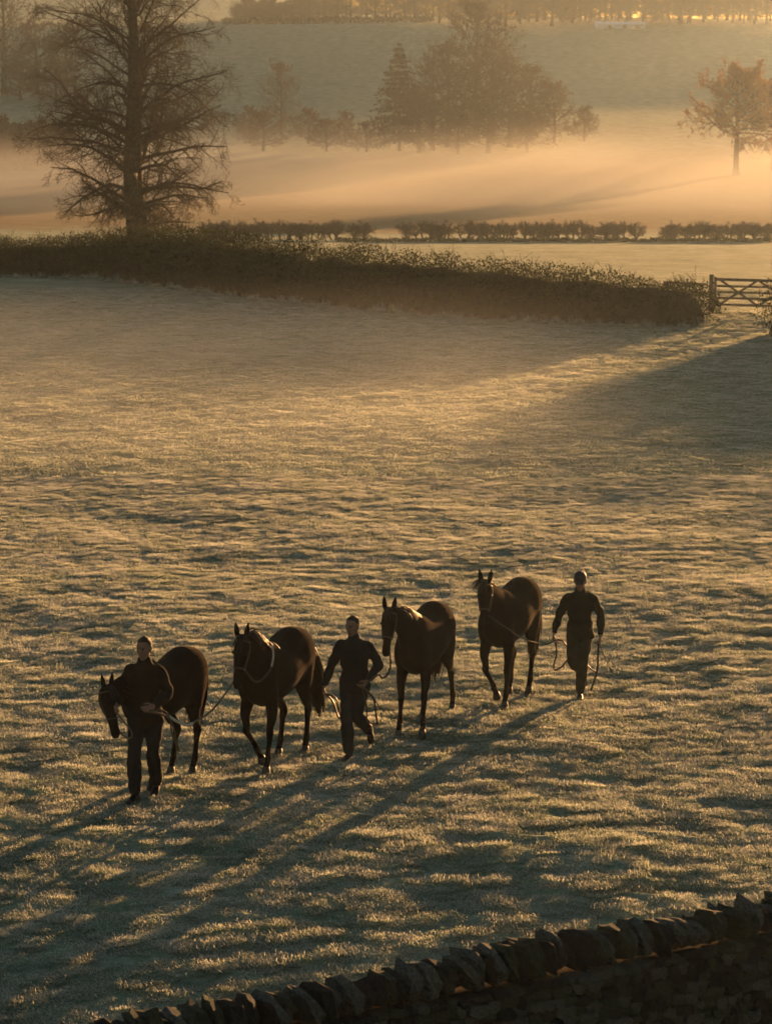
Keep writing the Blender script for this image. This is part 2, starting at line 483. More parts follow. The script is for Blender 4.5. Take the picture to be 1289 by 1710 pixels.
def bare_tree(seed, H, R0, trunk_r, zlo, nlimb=60, per=(9, 7, 5), shape='oval', minr=.008, droop=-.3, el=(55, 5), leaf=None, nleaf=0, lsize=.08):
    """returns trunk mesh data and crown mesh data"""
    g = np.random.default_rng(seed)
    P = 12
    tp = np.zeros((1, P, 3)); zz = np.linspace(-.3, H * .97, P)
    tp[0, :, 2] = zz
    tp[0, 1:, :2] = np.cumsum(g.normal(0, .012 * H / P * 2, (P - 1, 2)), 0)
    tr = trunk_r * np.clip(1 - zz / H, .03, 1)[None] ** .8
    tr[0, 0] *= 1.35
    Vt, Ft = tubes(tp, tr, 9)
    t = (np.arange(nlimb) + g.random(nlimb)) / nlimb
    z0 = zlo + (H * .95 - zlo) * t ** 1.1
    az = np.arange(nlimb) * 2.39996 + g.normal(0, .3, nlimb)
    if shape == 'oval': rr = np.sin(np.clip(.16 + .84 * t, 0, 1) * pi) ** .6
    elif shape == 'dome': rr = np.sqrt(np.clip(1 - t ** 2.2, .02, 1))
    else: rr = 1 - .75 * t
    L = R0 * np.maximum(rr, .14) * (.75 + .5 * g.random(nlimb))
    e = np.radians(el[1] + (el[0] - el[1]) * t + g.normal(0, 8, nlimb))
    d = np.stack([np.cos(az) * np.cos(e), np.sin(az) * np.cos(e), np.sin(e)], -1)
    xi = np.interp(z0, zz, tp[0, :, 0]); yi = np.interp(z0, zz, tp[0, :, 1])
    s = np.stack([xi, yi, z0], -1)
    lr = np.interp(z0, zz, tr[0]) * (.28 + .12 * g.random(nlimb))
    p1, r1 = grow(s, d, L, lr, 7, g, droop, .09, .3)
    acc = Acc(); acc.add(*tubes(p1, r1, 5))
    p2, r2, l2 = shoots(p1, r1, per[0], g, .15, 1, 42, .48, .55, 5, droop * .3, .12, L, .35, minr * 1.5, .10)
    acc.add(*tubes(p2, r2, 4))
    last = (p2, r2, l2)
    if per[1]:
        p3, r3, l3 = shoots(p2, r2, per[1], g, .1, 1, 40, .5, .6, 4, 0.05, .14, l2, .5, minr, .06)
        acc.add(*tubes(p3, r3, 3)); last = (p3, r3, l3)
        if per[2]:
            p4, r4, l4 = shoots(p3, r3, per[2], g, .1, 1, 38, .6, .7, 3, 0, .1, l3, .6, minr, .05)
            acc.add(*tubes(p4, r4, 3)); last = (p4, r4, l4)
    crown = (np.concatenate(acc.V), np.concatenate(acc.F4))
    lv = None
    if nleaf:
        pp = last[0]; k = g.integers(0, len(pp), nleaf); j = g.integers(1, pp.shape[1], nleaf)
        lv = leaf_quads(pp[k, j] + g.normal(0, lsize * .8, (nleaf, 3)), lsize, g)
    return (Vt, Ft), crown, lv

def leaf_quads(c, size, g):
    n = len(c)
    a = unit(g.normal(0, 1, (n, 3))); b = unit(np.cross(a, g.normal(0, 1, (n, 3))))
    s = size * (.6 + .8 * g.random((n, 1)))
    V = np.stack([c - a * s, c - b * s * .55, c + a * s, c + b * s * .55], 1).reshape(-1, 3)
    Fq = np.arange(4 * n).reshape(n, 4)
    return V, Fq

def tree_thing(name, label, meshes, loc, rz=0, scale=1.0, group=None, cat='tree'):
    t = thing(name, label, cat, loc, rz, group)
    t.scale = (scale,) * 3 if not hasattr(scale, '__len__') else scale
    for pn, me in meshes:
        o = link(pn, me, t)
        if pn in ('leaf', 'dead_leaf'): kind(o, 'stuff')
    return t

# the big bare tree behind the hedge
tp = hit(226, 442)
tp = Vector((at_y(236, 442, 148).x, 148, gz(at_y(236, 442, 148).x, 148, False)))
def lime_tree(seed, H, R0, trunk_r, zlo, nlimb):
    g = np.random.default_rng(seed)
    P = 14
    zz = np.linspace(-.3, H * .97, P); tp_ = np.zeros((1, P, 3)); tp_[0, :, 2] = zz
    tp_[0, 1:, :2] = np.cumsum(g.normal(0, .055, (P - 1, 2)), 0)
    tr = trunk_r * np.clip(1 - zz / H, .02, 1)[None] ** .85; tr[0, 0] *= 1.4
    tk = tubes(tp_, tr, 10)
    t = (np.arange(nlimb) + g.random(nlimb)) / nlimb
    z0 = zlo + (H * .93 - zlo) * t ** 1.12
    az = np.arange(nlimb) * 2.39996 + g.normal(0, .35, nlimb)
    prof = np.interp(t, [0, .12, .35, .6, .8, 1], [.50, .82, 1.0, .94, .70, .32])
    L = R0 * prof * (.86 + .28 * g.random(nlimb))
    e = np.radians(np.interp(t, [0, .2, .6, 1], [14, 34, 50, 66]) + g.normal(0, 7, nlimb))
    d = np.stack([np.cos(az) * np.cos(e), np.sin(az) * np.cos(e), np.sin(e)], -1)
    s = np.stack([np.interp(z0, zz, tp_[0, :, 0]), np.interp(z0, zz, tp_[0, :, 1]), z0], -1)
    r = np.interp(z0, zz, tr[0]) * (.16 + .10 * g.random(nlimb)) + .012
    bend = np.interp(t, [0, .25, .6, 1], [-.62, -.72, -.40, -.02])
    # limbs bend over one group at a time so that the low ones droop and the top ones rise
    PL, RL = [], []
    for k in range(nlimb):
        p, rr = grow(s[k:k+1], d[k:k+1], L[k:k+1], r[k:k+1], 9, g, bend[k], .15, .20); PL.append(p); RL.append(rr)
    p1, r1 = np.concatenate(PL), np.concatenate(RL)
    a_ = Acc(); a_.add(*tubes(p1, r1, 5))
    p2, r2, l2 = shoots(p1, r1, 11, g, .12, 1, 50, .40, .5, 6, -.25, .2, L, .3, .012, .12)
    a_.add(*tubes(p2, r2, 4))
    p3, r3, l3 = shoots(p2, r2, 7, g, .1, 1, 44, .50, .55, 4, -.12, .2, l2, .4, .009, .05)
    a_.add(*tubes(p3, r3, 3))
    p4, r4, l4 = shoots(p3, r3, 6, g, .1, 1, 50, .78, .7, 3, -.1, .22, l3, .5, .0056, .0)
    a_.add(*tubes(p4, r4, 3))
    k = g.integers(0, len(p4), 700); q = g.integers(1, 3, 700)
    return tk, (np.concatenate(a_.V), np.concatenate(a_.F4)), leaf_quads(p4[k, q], .045, g)
tk, cr, lv = lime_tree(8, 17.5, 5.7, .62, 2.0, 82)
tree_thing('tree', 'big bare tree with a thick trunk and fine twigs behind the dark hedge', [
    ('trunk', mesh_np('trunk', *tk, smooth=True, mat=M['bark'])),
    ('crown', mesh_np('crown', *cr, mat=M['twig'])),
    ('dead_leaf', mesh_np('dead_leaf', *lv, mat=M['dead_leaf']))], tp)

# shared meshes for the far trees
def variant(seed, *a, leafmat='dead_leaf', **k):
    tk, cr, lv = bare_tree(seed, *a, **k)
    out = [('trunk', mesh_np('trunk', *tk, smooth=True, mat=M['bark'])), ('crown', mesh_np('crown', *cr, mat=M['twig']))]
    if lv is not None: out.append(('leaf', mesh_np('leaf', *lv, mat=M[leafmat])))
    return out
VA = variant(21, 14, 6.0, .38, 2.2, 40, (8, 6, 0), 'dome', .03, -.2, (65, 20), nleaf=900, lsize=.14)
VB = variant(22, 12, 5.0, .34, 1.8, 36, (8, 6, 0), 'oval', .03, -.25, (60, 15), nleaf=900, lsize=.14)
VC = variant(23, 8, 4.4, .25, .8, 34, (8, 6, 0), 'dome', .03, -.1, (60, 15), nleaf=1500, lsize=.16)
VO = variant(24, 11, 5.2, .36, 4.2, 36, (8, 5, 0), 'dome', .03, -.15, (60, 16), nleaf=11000, lsize=.125, leafmat='autumn_leaf')

def conifer(seed, H, R0, n):
    g = np.random.default_rng(seed)
    tp = np.zeros((1, 8, 3)); tp[0, :, 2] = np.linspace(-.3, H, 8)
    tk = tubes(tp, .24 * np.linspace(1, .06, 8)[None], 7)
    t = np.sort(g.random(n)); t = np.round(t * 17) / 17 + g.normal(0, .008, n)
    z = 1.2 + (H - 1.3) * np.clip(t, 0, 1); az = g.random(n) * 2 * pi
    L = R0 * (1.02 - np.clip(t, 0, 1)) ** .75 * (.7 + .5 * g.random(n))
    d = np.stack([np.cos(az), np.sin(az), np.full(n, .12)], -1)
    p, r = grow(np.stack([0 * z, 0 * z, z], -1), d, L, np.full(n, .045), 6, g, -.25, .05)
    a = Acc(); a.add(*tubes(p, r, 3))
    p2, r2, l2 = shoots(p, r, 14, g, .15, 1, 55, .32, .5, 3, -.12, .08, L, .4, .014, 0, .8)
    a.add(*tubes(p2, r2, 3))
    k = g.integers(0, len(p2), 15000); j = g.integers(0, 3, 15000)
    lv = leaf_quads(p2[k, j] + g.normal(0, .06, (15000, 3)) * [1, 1, .5], .15, g)
    return [('trunk', mesh_np('trunk', *tk, smooth=True, mat=M['bark'])), ('branch', a.mesh('branch', M['twig'])), ('foliage', mesh_np('foliage', *lv, mat=M['conifer']))]

def plant(name, label, var, px, py, hpx, href, group=None, rz=None, wide=1.0, cat='tree'):
    """stand a tree on the ground seen at that pixel, as tall as it looks"""
    p = hit(px, py)
    s = hpx / F * p.y / href
    return tree_thing(name, label, var, p, rng.random() * 6.28 if rz is None else rz, (s * wide, s * wide, s), group, cat)

cf = conifer(5, 13, 4.0, 210)
plant('conifer', 'dark conifer with layered branches at the left edge of the misty clump', cf, 667, 252, 176, 13)
plant('tree', 'tallest bare tree rising behind the misty clump towards the ridge', VA, 795, 232, 218, 14)
plant('tree', 'broad bare tree just right of the conifer in the mist', VA, 722, 252, 150, 14, wide=1.0)
plant('tree', 'rounded bare tree in the middle of the misty clump', VB, 850, 246, 140, 12, wide=1.25)
plant('tree', 'low bare tree at the right end of the misty clump', VC, 925, 238, 88, 8)
plant('tree', 'slim bare tree squeezed between the conifer and the tall bare tree', VB, 748, 246, 168, 12, rz=2.0)
plant('tree', 'bare tree just right of the tallest tree in the mist', VA, 822, 240, 170, 14, rz=.5, wide=1.15)
plant('tree', 'bare tree filling the clump behind the rounded one', VB, 885, 232, 118, 12, rz=4.4, wide=1.3)
plant('bush', 'dense thicket between conifer and broad bare tree in the mist', VC, 700, 256, 98, 8, wide=1.3, cat='bush')
plant('bush', 'dense thicket below the tallest tree in the mist', VC, 815, 256, 92, 8, wide=1.5, cat='bush')
plant('bush', 'low thicket tailing off right of the misty clump', VC, 975, 236, 52, 8, cat='bush')
plant('bush', 'low thicket under the broad bare tree in the mist', VC, 765, 258, 74, 8, wide=1.2, cat='bush')
plant('bush', 'low thicket at the foot of the rounded tree in the mist', VC, 880, 255, 62, 8, wide=1.3, cat='bush')
plant('tree', 'slender hazy tree alone on the slope right of the big bare tree', VB, 470, 228, 120, 12, wide=.8)
plant('bush', 'rounded hazy bush at the foot of the slender tree', VC, 418, 240, 55, 8, cat='bush')
plant('bush', 'wide hazy bush between the slender tree and the small round bush', VC, 515, 240, 52, 8, wide=1.25, cat='bush')
plant('bush', 'small round hazy bush left of the conifer', VC, 577, 244, 52, 8, wide=.8, cat='bush')
plant('bush', 'dark hazy bush nearest the big bare tree on its right', VC, 440, 252, 58, 8, rz=1.0, wide=1.4, cat='bush')
plant('bush', 'low hazy bush in the gap left of the small round bush', VC, 545, 253, 48, 8, rz=2.5, wide=1.5, cat='bush')
plant('bush', 'low hazy bush touching the foot of the conifer', VC, 612, 254, 44, 8, rz=3.5, wide=1.5, cat='bush')
plant('tree', 'orange brown autumn tree standing in the mist at the right edge', VO, 1228, 292, 164, 11, rz=1.0)
plant('tree', 'second autumn tree with thinner leaves cut by the right edge', VO, 1292, 284, 140, 11, rz=4.0)
plant('tree', 'tall hazy tree in the top left corner', VA, 8, 160, 190, 14)
plant('tree', 'hazy tree between the top left corner and the big bare tree', VB, 62, 158, 118, 12, wide=1.2)
plant('tree', 'lower hazy tree just left of the big bare tree', VB, 112, 162, 120, 12, wide=1.2)
plant('bush', 'dark hazy thicket below the trees at upper left', VC, 35, 168, 60, 8, wide=1.5, cat='bush')
plant('bush', 'dark hazy thicket beside the big bare tree at upper left', VC, 95, 172, 62, 8, wide=1.5, cat='bush')

# trees along the skyline of the far hill
g = np.random.default_rng(77)
for row in range(2):
    x = 400 + row * 9
    while x < 1345:
        yy = 712 + row * 16 + g.normal(0, 5) + (24 if x < 720 else 0)
        q = at_y(x, 40, yy); z = gz(q.x, yy, False)
        v = (VA, VB, VC)[int(g.integers(0, 3))]
        if x < 480: v, s = VC, .34 + .2 * g.random()
        elif x < 720: s = .42 + .3 * g.random()
        else: s = .5 + .42 * g.random()
        if v is VC: s *= 1.25
        tree_thing('ridge_tree', 'bare hazy tree in the row along the skyline of the far hill', v, (q.x, yy, z - .2), g.random() * 6.28, (s * 1.35, s * 1.35, s), 'trees along the far hill skyline')
        x += 13 + g.random() * 15
rp = []
for px in np.linspace(715, 1345, 12):
    q = at_y(px, 40, 700.0); rp.append(Vector((q.x, 700.0, gz(q.x, 700.0, False))))

# low field hedge along the left half of the ridge
def bush_strip(pts, width, height, n, size, seed, jitter=.15):
    """leafy twiggy strip along a polyline: returns quads"""
    g = np.random.default_rng(seed)
    pts = np.array(pts, float); sl = np.linalg.norm(np.diff(pts, axis=0), axis=1); cs = np.concatenate([[0], np.cumsum(sl)])
    s = g.random(n) * cs[-1]
    c = np.stack([np.interp(s, cs, pts[:, i]) for i in range(3)], -1)
    dirn = np.stack([np.interp(s, cs, np.gradient(pts[:, i])) for i in range(2)], -1); dirn /= np.linalg.norm(dirn, axis=1, keepdims=True) + 1e-9
    nrm = np.stack([-dirn[:, 1], dirn[:, 0]], -1)
    a = g.random(n) * pi; rr = g.random(n) ** .35
    hgt = np.interp(s, cs, height) if hasattr(height, '__len__') else height
    hgt = hgt * (1 + jitter * perlin(s / 1.7, s * 0 + seed, 2) * 1.6 + jitter * perlin(s / .5, s * 0 + seed, 3))
    off = np.cos(a) * rr * width / 2 * (1 + .25 * perlin(s / 1.3, s * 0 + 9.5, 4))
    up = np.maximum(np.sin(a) ** .55 * rr, .02) * hgt
    up = np.where(g.random(n) < .25, g.random(n) * hgt * .8, up)
    c[:, :2] += nrm * off[:, None]; c[:, 2] += up
    return c, s, nrm, hgt

rp = [hit(px, 41 - (px - 380) * .012) for px in np.linspace(372, 722, 12)]
c, *_ = bush_strip([(p.x, p.y, p.z) for p in rp], 2.0, 1.5, 2500, .4, 5)
hd = thing('field_hedge', 'thin distant hedge line crossing the far hill below the skyline', 'hedge')
link('foliage', mesh_np('foliage', *leaf_quads(c, .42, g), mat=M['hedge_leaf']), hd)
# hedge at the foot of the hill, far left
rp = [hit(px, 284) for px in np.linspace(-40, 110, 6)]
c, *_ = bush_strip([(p.x, p.y, p.z) for p in rp], 1.6, .9, 1800, .3, 6)
hd = thing('field_hedge', 'faint low hedge across the valley left of the big bare tree', 'hedge')
link('foliage', mesh_np('foliage', *leaf_quads(c, .25, g), mat=M['hedge_leaf']), hd)

c, *_ = bush_strip([(p.x + .0, p.y + 9, gz(p.x, p.y + 9, False)) for p in rp], 7.0, 5.4, 19000, .5, 15, .4)
ug = thing('woodland_edge', 'low hazy scrub filling the foot of the skyline trees', 'scrub')
link('foliage', mesh_np('foliage', *leaf_quads(c, .30, g), mat=M['twig']), ug)
# pale farm shed on the ridge
p0 = hit(1036, 48)
p0.z += .25
sh = thing('farm_shed', 'long low pale farm shed on the far hill skyline', 'shed', (p0.x, p0.y, p0.z), R(-4))
def bx(acc, lo, hi):
    x0, y0, z0 = lo; x1, y1, z1 = hi
    V = np.array([(x0,y0,z0),(x1,y0,z0),(x1,y1,z0),(x0,y1,z0),(x0,y0,z1),(x1,y0,z1),(x1,y1,z1),(x0,y1,z1)])
    acc.add(V, F4=[(0,3,2,1),(4,5,6,7),(0,1,5,4),(1,2,6,5),(2,3,7,6),(3,0,4,7)])
for pn, lo, hi in (('wall', (-4.2, -2, -.5), (5.4, 2, .75)), ('lean_to', (-5.9, -1.6, -.5), (-4.25, 1.6, .95))):
    a = Acc(); bx(a, lo, hi); link(pn, a.mesh(pn, M['cladding']), sh)
def gable(lo, hi, z0, z1, name):
    x0, y0 = lo; x1, y1 = hi; ym = (y0 + y1) / 2; th = .08
    V = [];
    for z in (0, th):
        V += [(x0, y0, z0+z), (x1, y0, z0+z), (x1, ym, z1+z), (x0, ym, z1+z), (x1, y1, z0+z), (x0, y1, z0+z)]
    Fq = [(6,7,8,9),(9,8,10,11),(3,2,1,0),(5,4,2,3),(0,1,7,6),(4,5,11,10),(1,2,8,7),(2,4,10,8),(5,3,9,11),(3,0,6,9)]
    link(name, mesh_np(name, np.array(V, float), np.array(Fq), mat=M['roof']), sh)
gable((-4.4, -2.3), (5.6, 2.3), .76, 1.25, 'roof'); gable((-6.0, -1.9), (-4.22, 1.9), .96, 1.35, 'lean_to_roof')
for xx in (-2.9, .4, 3.3):
    a = Acc(); bx(a, (xx, -2.06, -.2), (xx + 1.1, -2.005, .6)); link('door', a.mesh('door', M['wood']), sh)
a = Acc()
for xx in np.linspace(-3.6, 4.8, 7): bx(a, (xx, -2.04, -.4), (xx + .08, -1.995, .74))
kind(link('wall_rib', a.mesh('wall_rib', M['cladding']), sh), 'stuff')

# row of thorn trees in the valley
def thorn(seed):
    g = np.random.default_rng(seed)
    ns = int(g.integers(2, 4))
    st = np.zeros((ns, 3)); st[:, :2] = g.normal(0, .15, (ns, 2)); st[:, 2] = -.2
    d = np.concatenate([g.normal(0, .28, (ns, 2)), np.ones((ns, 1))], 1)
    p, r = grow(st, d, np.full(ns, 1.45), np.full(ns, .085), 6, g, .1, .12, .55)
    Vt, Ft = tubes(p, r, 6)
    L = np.full(ns, 1.9)
    p1, r1, l1 = shoots(p, r, 12, g, .4, 1, 60, .5, .6, 5, .05, .15, L, .3, .014, .25)
    a = Acc(); a.add(*tubes(p1, r1, 4))
    p2, r2, l2 = shoots(p1, r1, 9, g, .15, 1, 45, .55, .6, 4, 0, .16, l1, .4, .010, .1)
    p2[..., 2] = np.minimum(p2[..., 2], 2.15 + .12 * g.random(p2[..., 2].shape)); a.add(*tubes(p2, r2, 3))
    p3, r3, l3 = shoots(p2, r2, 5, g, .1, 1, 45, .6, .7, 3, 0, .1, l2, .5, .009, .1)
    p3[..., 2] = np.minimum(p3[..., 2], 2.2 + .14 * g.random(p3[..., 2].shape)); a.add(*tubes(p3, r3, 3))
    return [('trunk', mesh_np('trunk', Vt, Ft, smooth=True, mat=M['bark'])), ('crown', a.mesh('crown', M['twig']))]
TH = [thorn(i) for i in range(40, 45)]
spots = list(np.arange(350, 612, 17)) + list(np.arange(684, 1062, 17)) + list(np.arange(1112, 1300, 17))
for i, px in enumerate(spots):
    px = px + rng.normal(0, 3)
    py = 403 if px > 640 else 401
    p = hit(px, py)
    lab, cat = 'clipped bare thorn tree in the row across the valley beyond the hedge', 'tree'
    tree_thing('thorn_tree', lab, TH[i % 5], p, rng.random() * 6.28, (1.0 + .25 * rng.random(), 1.0, .86 + .16 * rng.random()), 'row of thorn trees across the valley', cat)
rp = [hit(px, 404) for px in np.linspace(560, 1320, 14)]
c, *_ = bush_strip([(p.x, p.y, p.z) for p in rp], 1.2, .28, 4200, .2, 8, .5)
kind(link('bank_growth', mesh_np('bank_growth', *leaf_quads(c, .13, rng), mat=M['hedge_leaf'])), 'stuff')

# ------------------------------------------------------------------ the dark hedges of the near field
def hedge(name, label, base_px, width, heights, n, seed, ext=None, size=.055):
    pts = []
    for px, py in base_px:
        p = at_z(px, py, 0); pts.append(np.array([p.x, p.y, gz(p.x, p.y, False)]))
    if ext: pts += [np.array([e[0], e[1], gz(e[0], e[1], False)]) for e in ext]
    g = np.random.default_rng(seed)
    h = thing(name, label, 'hedge', tuple(pts[0]))
    base = pts[0].copy()
    pts = [p - base for p in pts]
    pl = np.array(pts); sl = np.linalg.norm(np.diff(pl, axis=0), axis=1); cs = np.concatenate([[0], np.cumsum(sl)])
    # resample the line
    ss = np.linspace(0, cs[-1], 60); pl2 = np.stack([np.interp(ss, cs, pl[:, i]) for i in range(3)], -1)
    hh = np.interp(ss, np.linspace(0, cs[-1], len(heights)), heights)
    c, s, nrm, hg = bush_strip(pl2, width, hh, n, size, seed)
    # sprigs: a short twig with leaves
    V, Fq = leaf_quads(c + g.normal(0, .04, c.shape), size, g)
    link('foliage', mesh_np('foliage', V, Fq, mat=M['hedge_leaf']), h)
    # twigs standing out of the outline
    nt_ = n // 26
    c2, s2, nr2, hg2 = bush_strip(pl2, width * .96, hh, nt_, size, seed + 1)
    d = unit(np.concatenate([g.normal(0, .5, (nt_, 2)), np.abs(g.normal(.8, .4, (nt_, 1)))], 1))
    p, r = grow(c2, d, .22 + .35 * g.random(nt_) ** 2, np.full(nt_, .008), 4, g, .1, .12, .4)
    a = Acc(); a.add(*tubes(p, r, 3))
    p2, r2, l2 = shoots(p, r, 3, g, .2, .95, 40, .5, .7, 3, 0, .1, np.full(nt_, .3), .5, .005)
    a.add(*tubes(p2, r2, 3))
    link('twigs', a.mesh('twigs', M['hedge_stem']), h)
    # lumpy solid core hidden in the hedge, added so light does not leak through
    ring = 10
    th = np.linspace(-.15, pi + .15, ring)
    VV = []
    dirn = unit(np.gradient(pl2, axis=0)); nn = np.stack([-dirn[:, 1], dirn[:, 0]], -1)
    for i in range(60):
        for j, t in enumerate(th):
            k = .74 * (1 + .22 * float(perlin(ss[i] / .9, j * .7 + seed))) * min(1, .12 + min(ss[i], ss[-1] - ss[i]) / .9)
            VV.append([pl2[i, 0] + nn[i, 0] * cos(t) * width / 2 * k, pl2[i, 1] + nn[i, 1] * cos(t) * width / 2 * k, pl2[i, 2] + max(sin(t), -.05) ** 1 * hh[i] * k if sin(t) > 0 else pl2[i, 2] - .1])
    Fq = [(i * ring + j, i * ring + j + 1, (i + 1) * ring + j + 1, (i + 1) * ring + j) for i in range(59) for j in range(ring - 1)]
    Fc = [[i0 + 0, i0 + j, i0 + j + 1] for i0 in (0, 59 * ring) for j in range(1, ring - 1)]
    link('hedge_core', mesh_np('hedge_core', np.array(VV), np.array(Fq), np.array(Fc), mat=M['hedge_stem']), h)
    return h
HB = [(-120, 412), (0, 424), (150, 436), (300, 466), (450, 494), (600, 512), (760, 524), (900, 533), (1020, 540), (1110, 545), (1172, 538)]
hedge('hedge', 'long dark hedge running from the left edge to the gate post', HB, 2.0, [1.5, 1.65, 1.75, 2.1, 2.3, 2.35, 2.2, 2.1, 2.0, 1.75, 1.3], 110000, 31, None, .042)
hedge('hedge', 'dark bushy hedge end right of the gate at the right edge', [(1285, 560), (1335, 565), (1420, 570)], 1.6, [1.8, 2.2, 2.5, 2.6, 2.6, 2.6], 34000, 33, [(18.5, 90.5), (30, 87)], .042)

# ------------------------------------------------------------------ field gate, post and rails
def beam(name, p, q, w, h, mat, parent, bevel=.006):
    p = Vector(p); q = Vector(q); d = (q - p); L = d.length
    bm = bmesh.new(); bmesh.ops.create_cube(bm, size=1.0)
    bmesh.ops.scale(bm, vec=(L, w, h), verts=bm.verts)
    bmesh.ops.bevel(bm, geom=bm.edges[:], offset=bevel, segments=1, affect='EDGES')
    me = bpy.data.meshes.new(name); bm.to_mesh(me); bm.free(); me.materials.append(mat)
    o = link(name, me, parent)
    o.location = (p + q) / 2
    o.rotation_mode = 'QUATERNION'
    o.rotation_quaternion = d.to_track_quat('X', 'Z')
    return o
G0 = at_z(1187, 523, 0)
gx, gy = G0.x, G0.y
GA = R(-20)                                   # the gate runs away to the right, slightly nearer
zg = gz(gx, gy)
post = thing('gate_post', 'stout weathered gate post at the right end of the long hedge', 'post', (gx, gy, zg), GA)
def post_mesh(name, w, h, mat):
    bm = bmesh.new(); bmesh.ops.create_cube(bm, size=1.0)
    for v in bm.verts:
        v.co.x *= w; v.co.y *= w; v.co.z = (v.co.z + .5) * (h + .3) - .3
        if v.co.z > h - .01: v.co.x *= .88; v.co.y *= .88
    bmesh.ops.bevel(bm, geom=bm.edges[:], offset=.02, segments=2, affect='EDGES')
    me = bpy.data.meshes.new(name); bm.to_mesh(me); bm.free(); me.materials.append(mat); return me
link('post_shaft', post_mesh('post_shaft', .17, 1.28, M['wood']), post)
beam('hinge', (.05, -.10, .3), (.14, -.10, .3), .012, .05, M['hoof'], post, .002)
beam('hinge', (.05, -.10, 1.0), (.14, -.10, 1.0), .012, .05, M['hoof'], post, .002)
gt = thing('field_gate', 'weathered wooden five bar gate with crossed braces', 'gate', (gx, gy, zg), GA)
W0, W1 = .17, 3.2
for zz, hh in ((1.12, .10), (.90, .075), (.70, .075), (.50, .075), (.28, .075)):
    beam('rail', (W0, 0, zz), (W1, 0, zz), .045, hh, M['wood'], gt)
for xx in (W0 - .04, W1 + .03):
    beam('stile', (xx, 0, .2), (xx, 0, 1.2), .07, .08, M['wood'], gt)
for x0, x1, z0, z1 in ((.28, 1.55, .28, 1.10), (.28, 1.55, 1.10, .28), (1.6, 2.95, 1.10, .28), (1.6, 2.95, .28, 1.10)):
    beam('brace', (x0, -.046 if z0 < z1 else .046, z0), (x1, -.046 if z0 < z1 else .046, z1), .03, .075, M['wood'], gt)
post2 = thing('gate_post', 'second gate post hidden in the hedge end at the right edge', 'post', (gx + cos(GA) * 3.4, gy + sin(GA) * 3.4, gz(gx + cos(GA) * 3.4, gy + sin(GA) * 3.4)), GA)
link('post_shaft', post_mesh('post_shaft', .17, 1.28, M['wood']), post2)
fn = thing('rail_fence', 'short broken rail fence between the hedge end and the gate post', 'fence', (gx - 1.3, gy + .25, gz(gx - 1.3, gy + .25)), R(-8))
beam('rail', (-.3, 0, .98), (1.2, 0, .92), .04, .09, M['wood'], fn)
beam('rail', (-.3, 0, .66), (1.2, 0, .64), .04, .08, M['wood'], fn)
beam('stake', (.38, -.05, -.2), (.52, -.05, 1.12), .06, .06, M['wood'], fn)

# ------------------------------------------------------------------ dry stone wall
WT = 1.22
Wa = at_z(128, 1712, WT + .02); Wb = at_z(1289, 1494, WT + .02)
wd = (Wb - Wa); wd.z = 0; wl = wd.length; wd.normalize()
wang = math.atan2(wd.y, wd.x)
wall = thing('dry_stone_wall', 'dark dry stone wall with a jagged row of upright coping stones', 'wall', (Wa.x, Wa.y, 0), wang)
EXT0, EXT1 = 6.0, 5.0
TH_ = .46
def stone_var(seed, jag=.12, cr_=.82):
    g = np.random.default_rng(seed)
    bm = bmesh.new(); bmesh.ops.create_cube(bm, size=1.0)
    bmesh.ops.subdivide_edges(bm, edges=bm.edges[:], cuts=1, use_grid_fill=True)
    for v in bm.verts:
        c = v.co
        k = sum(abs(q) > .4 for q in c)
        f = {3: cr_, 2: .5 + cr_ * .5, 1: 1.0, 0: 1}[k]
        v.co = Vector([q * f + g.normal(0, jag * .5) for q in c])
    me = bpy.data.meshes.new('stone'); bm.to_mesh(me); bm.free()
    me.materials.append((M['stone'], M['stone2'], M['stone3'])[seed % 3])
    return me
SV = [stone_var(100 + i, .11) for i in range(12)]
CV = [stone_var(200 + i, .13, .72) for i in range(9)]
# heart of the wall
a = Acc(); bx(a, (-EXT0, -TH_/2 + .05, -1.0), (wl + EXT1, TH_/2 - .05, WT - .32))
link('core', a.mesh('core', M['core']), wall)
gw = np.random.default_rng(55)
s = -EXT0
while s < wl + EXT1:
    t = .075 + .075 * gw.random()
    hgt = .24 + .10 * gw.random() + .025 * sin(s * 1.7)
    o = link('coping_stone', CV[int(gw.integers(0, 9))], wall)
    o.location = (s + t / 2, gw.normal(0, .02), WT - .29 + hgt / 2 - .01)
    o.scale = (t * 1.06, TH_ * (.85 + .25 * gw.random()), hgt)
    o.rotation_euler = (gw.normal(0, .10), -.20 + gw.normal(0, .17), gw.normal(0, .14))
    s += t
cand = []
z = -.55
while z < WT - .36:
    ch = .06 + .055 * gw.random()
    s = -EXT0 + gw.random() * .2
    while s < wl + EXT1:
        ln = .07 + .14 * gw.random() ** 1.3
        cand.append((s + ln / 2, z + ch / 2 + gw.normal(0, .006), ln, ch))
        s += ln + .004
    z += ch + .003
mw = wall.matrix_basis.copy()
mw = Matrix.Translation((Wa.x, Wa.y, 0)) @ Matrix.Rotation(wang, 4, 'Z')
def inpic(c):
    q = mw @ Vector((c[0], -TH_/2, c[1])); px, py = project(q)
    return -10 < px < 1300 and py < 1725
vis = [c for c in cand if inpic(c)]
rest = [c for c in cand if not inpic(c)]
vis.sort(key=lambda c: -c[2] * c[3])
single, joined = vis[:300], vis[300:] + rest
for c in single:
    o = link('stone', SV[int(gw.integers(0, 12))], wall)
    o.location = (c[0], -TH_/2 + .05 + gw.normal(0, .016), c[1])
    o.scale = (c[2] * 1.12, .2, c[3] * 1.15); o.rotation_euler = (gw.normal(0, .06), gw.normal(0, .05), gw.normal(0, .06))
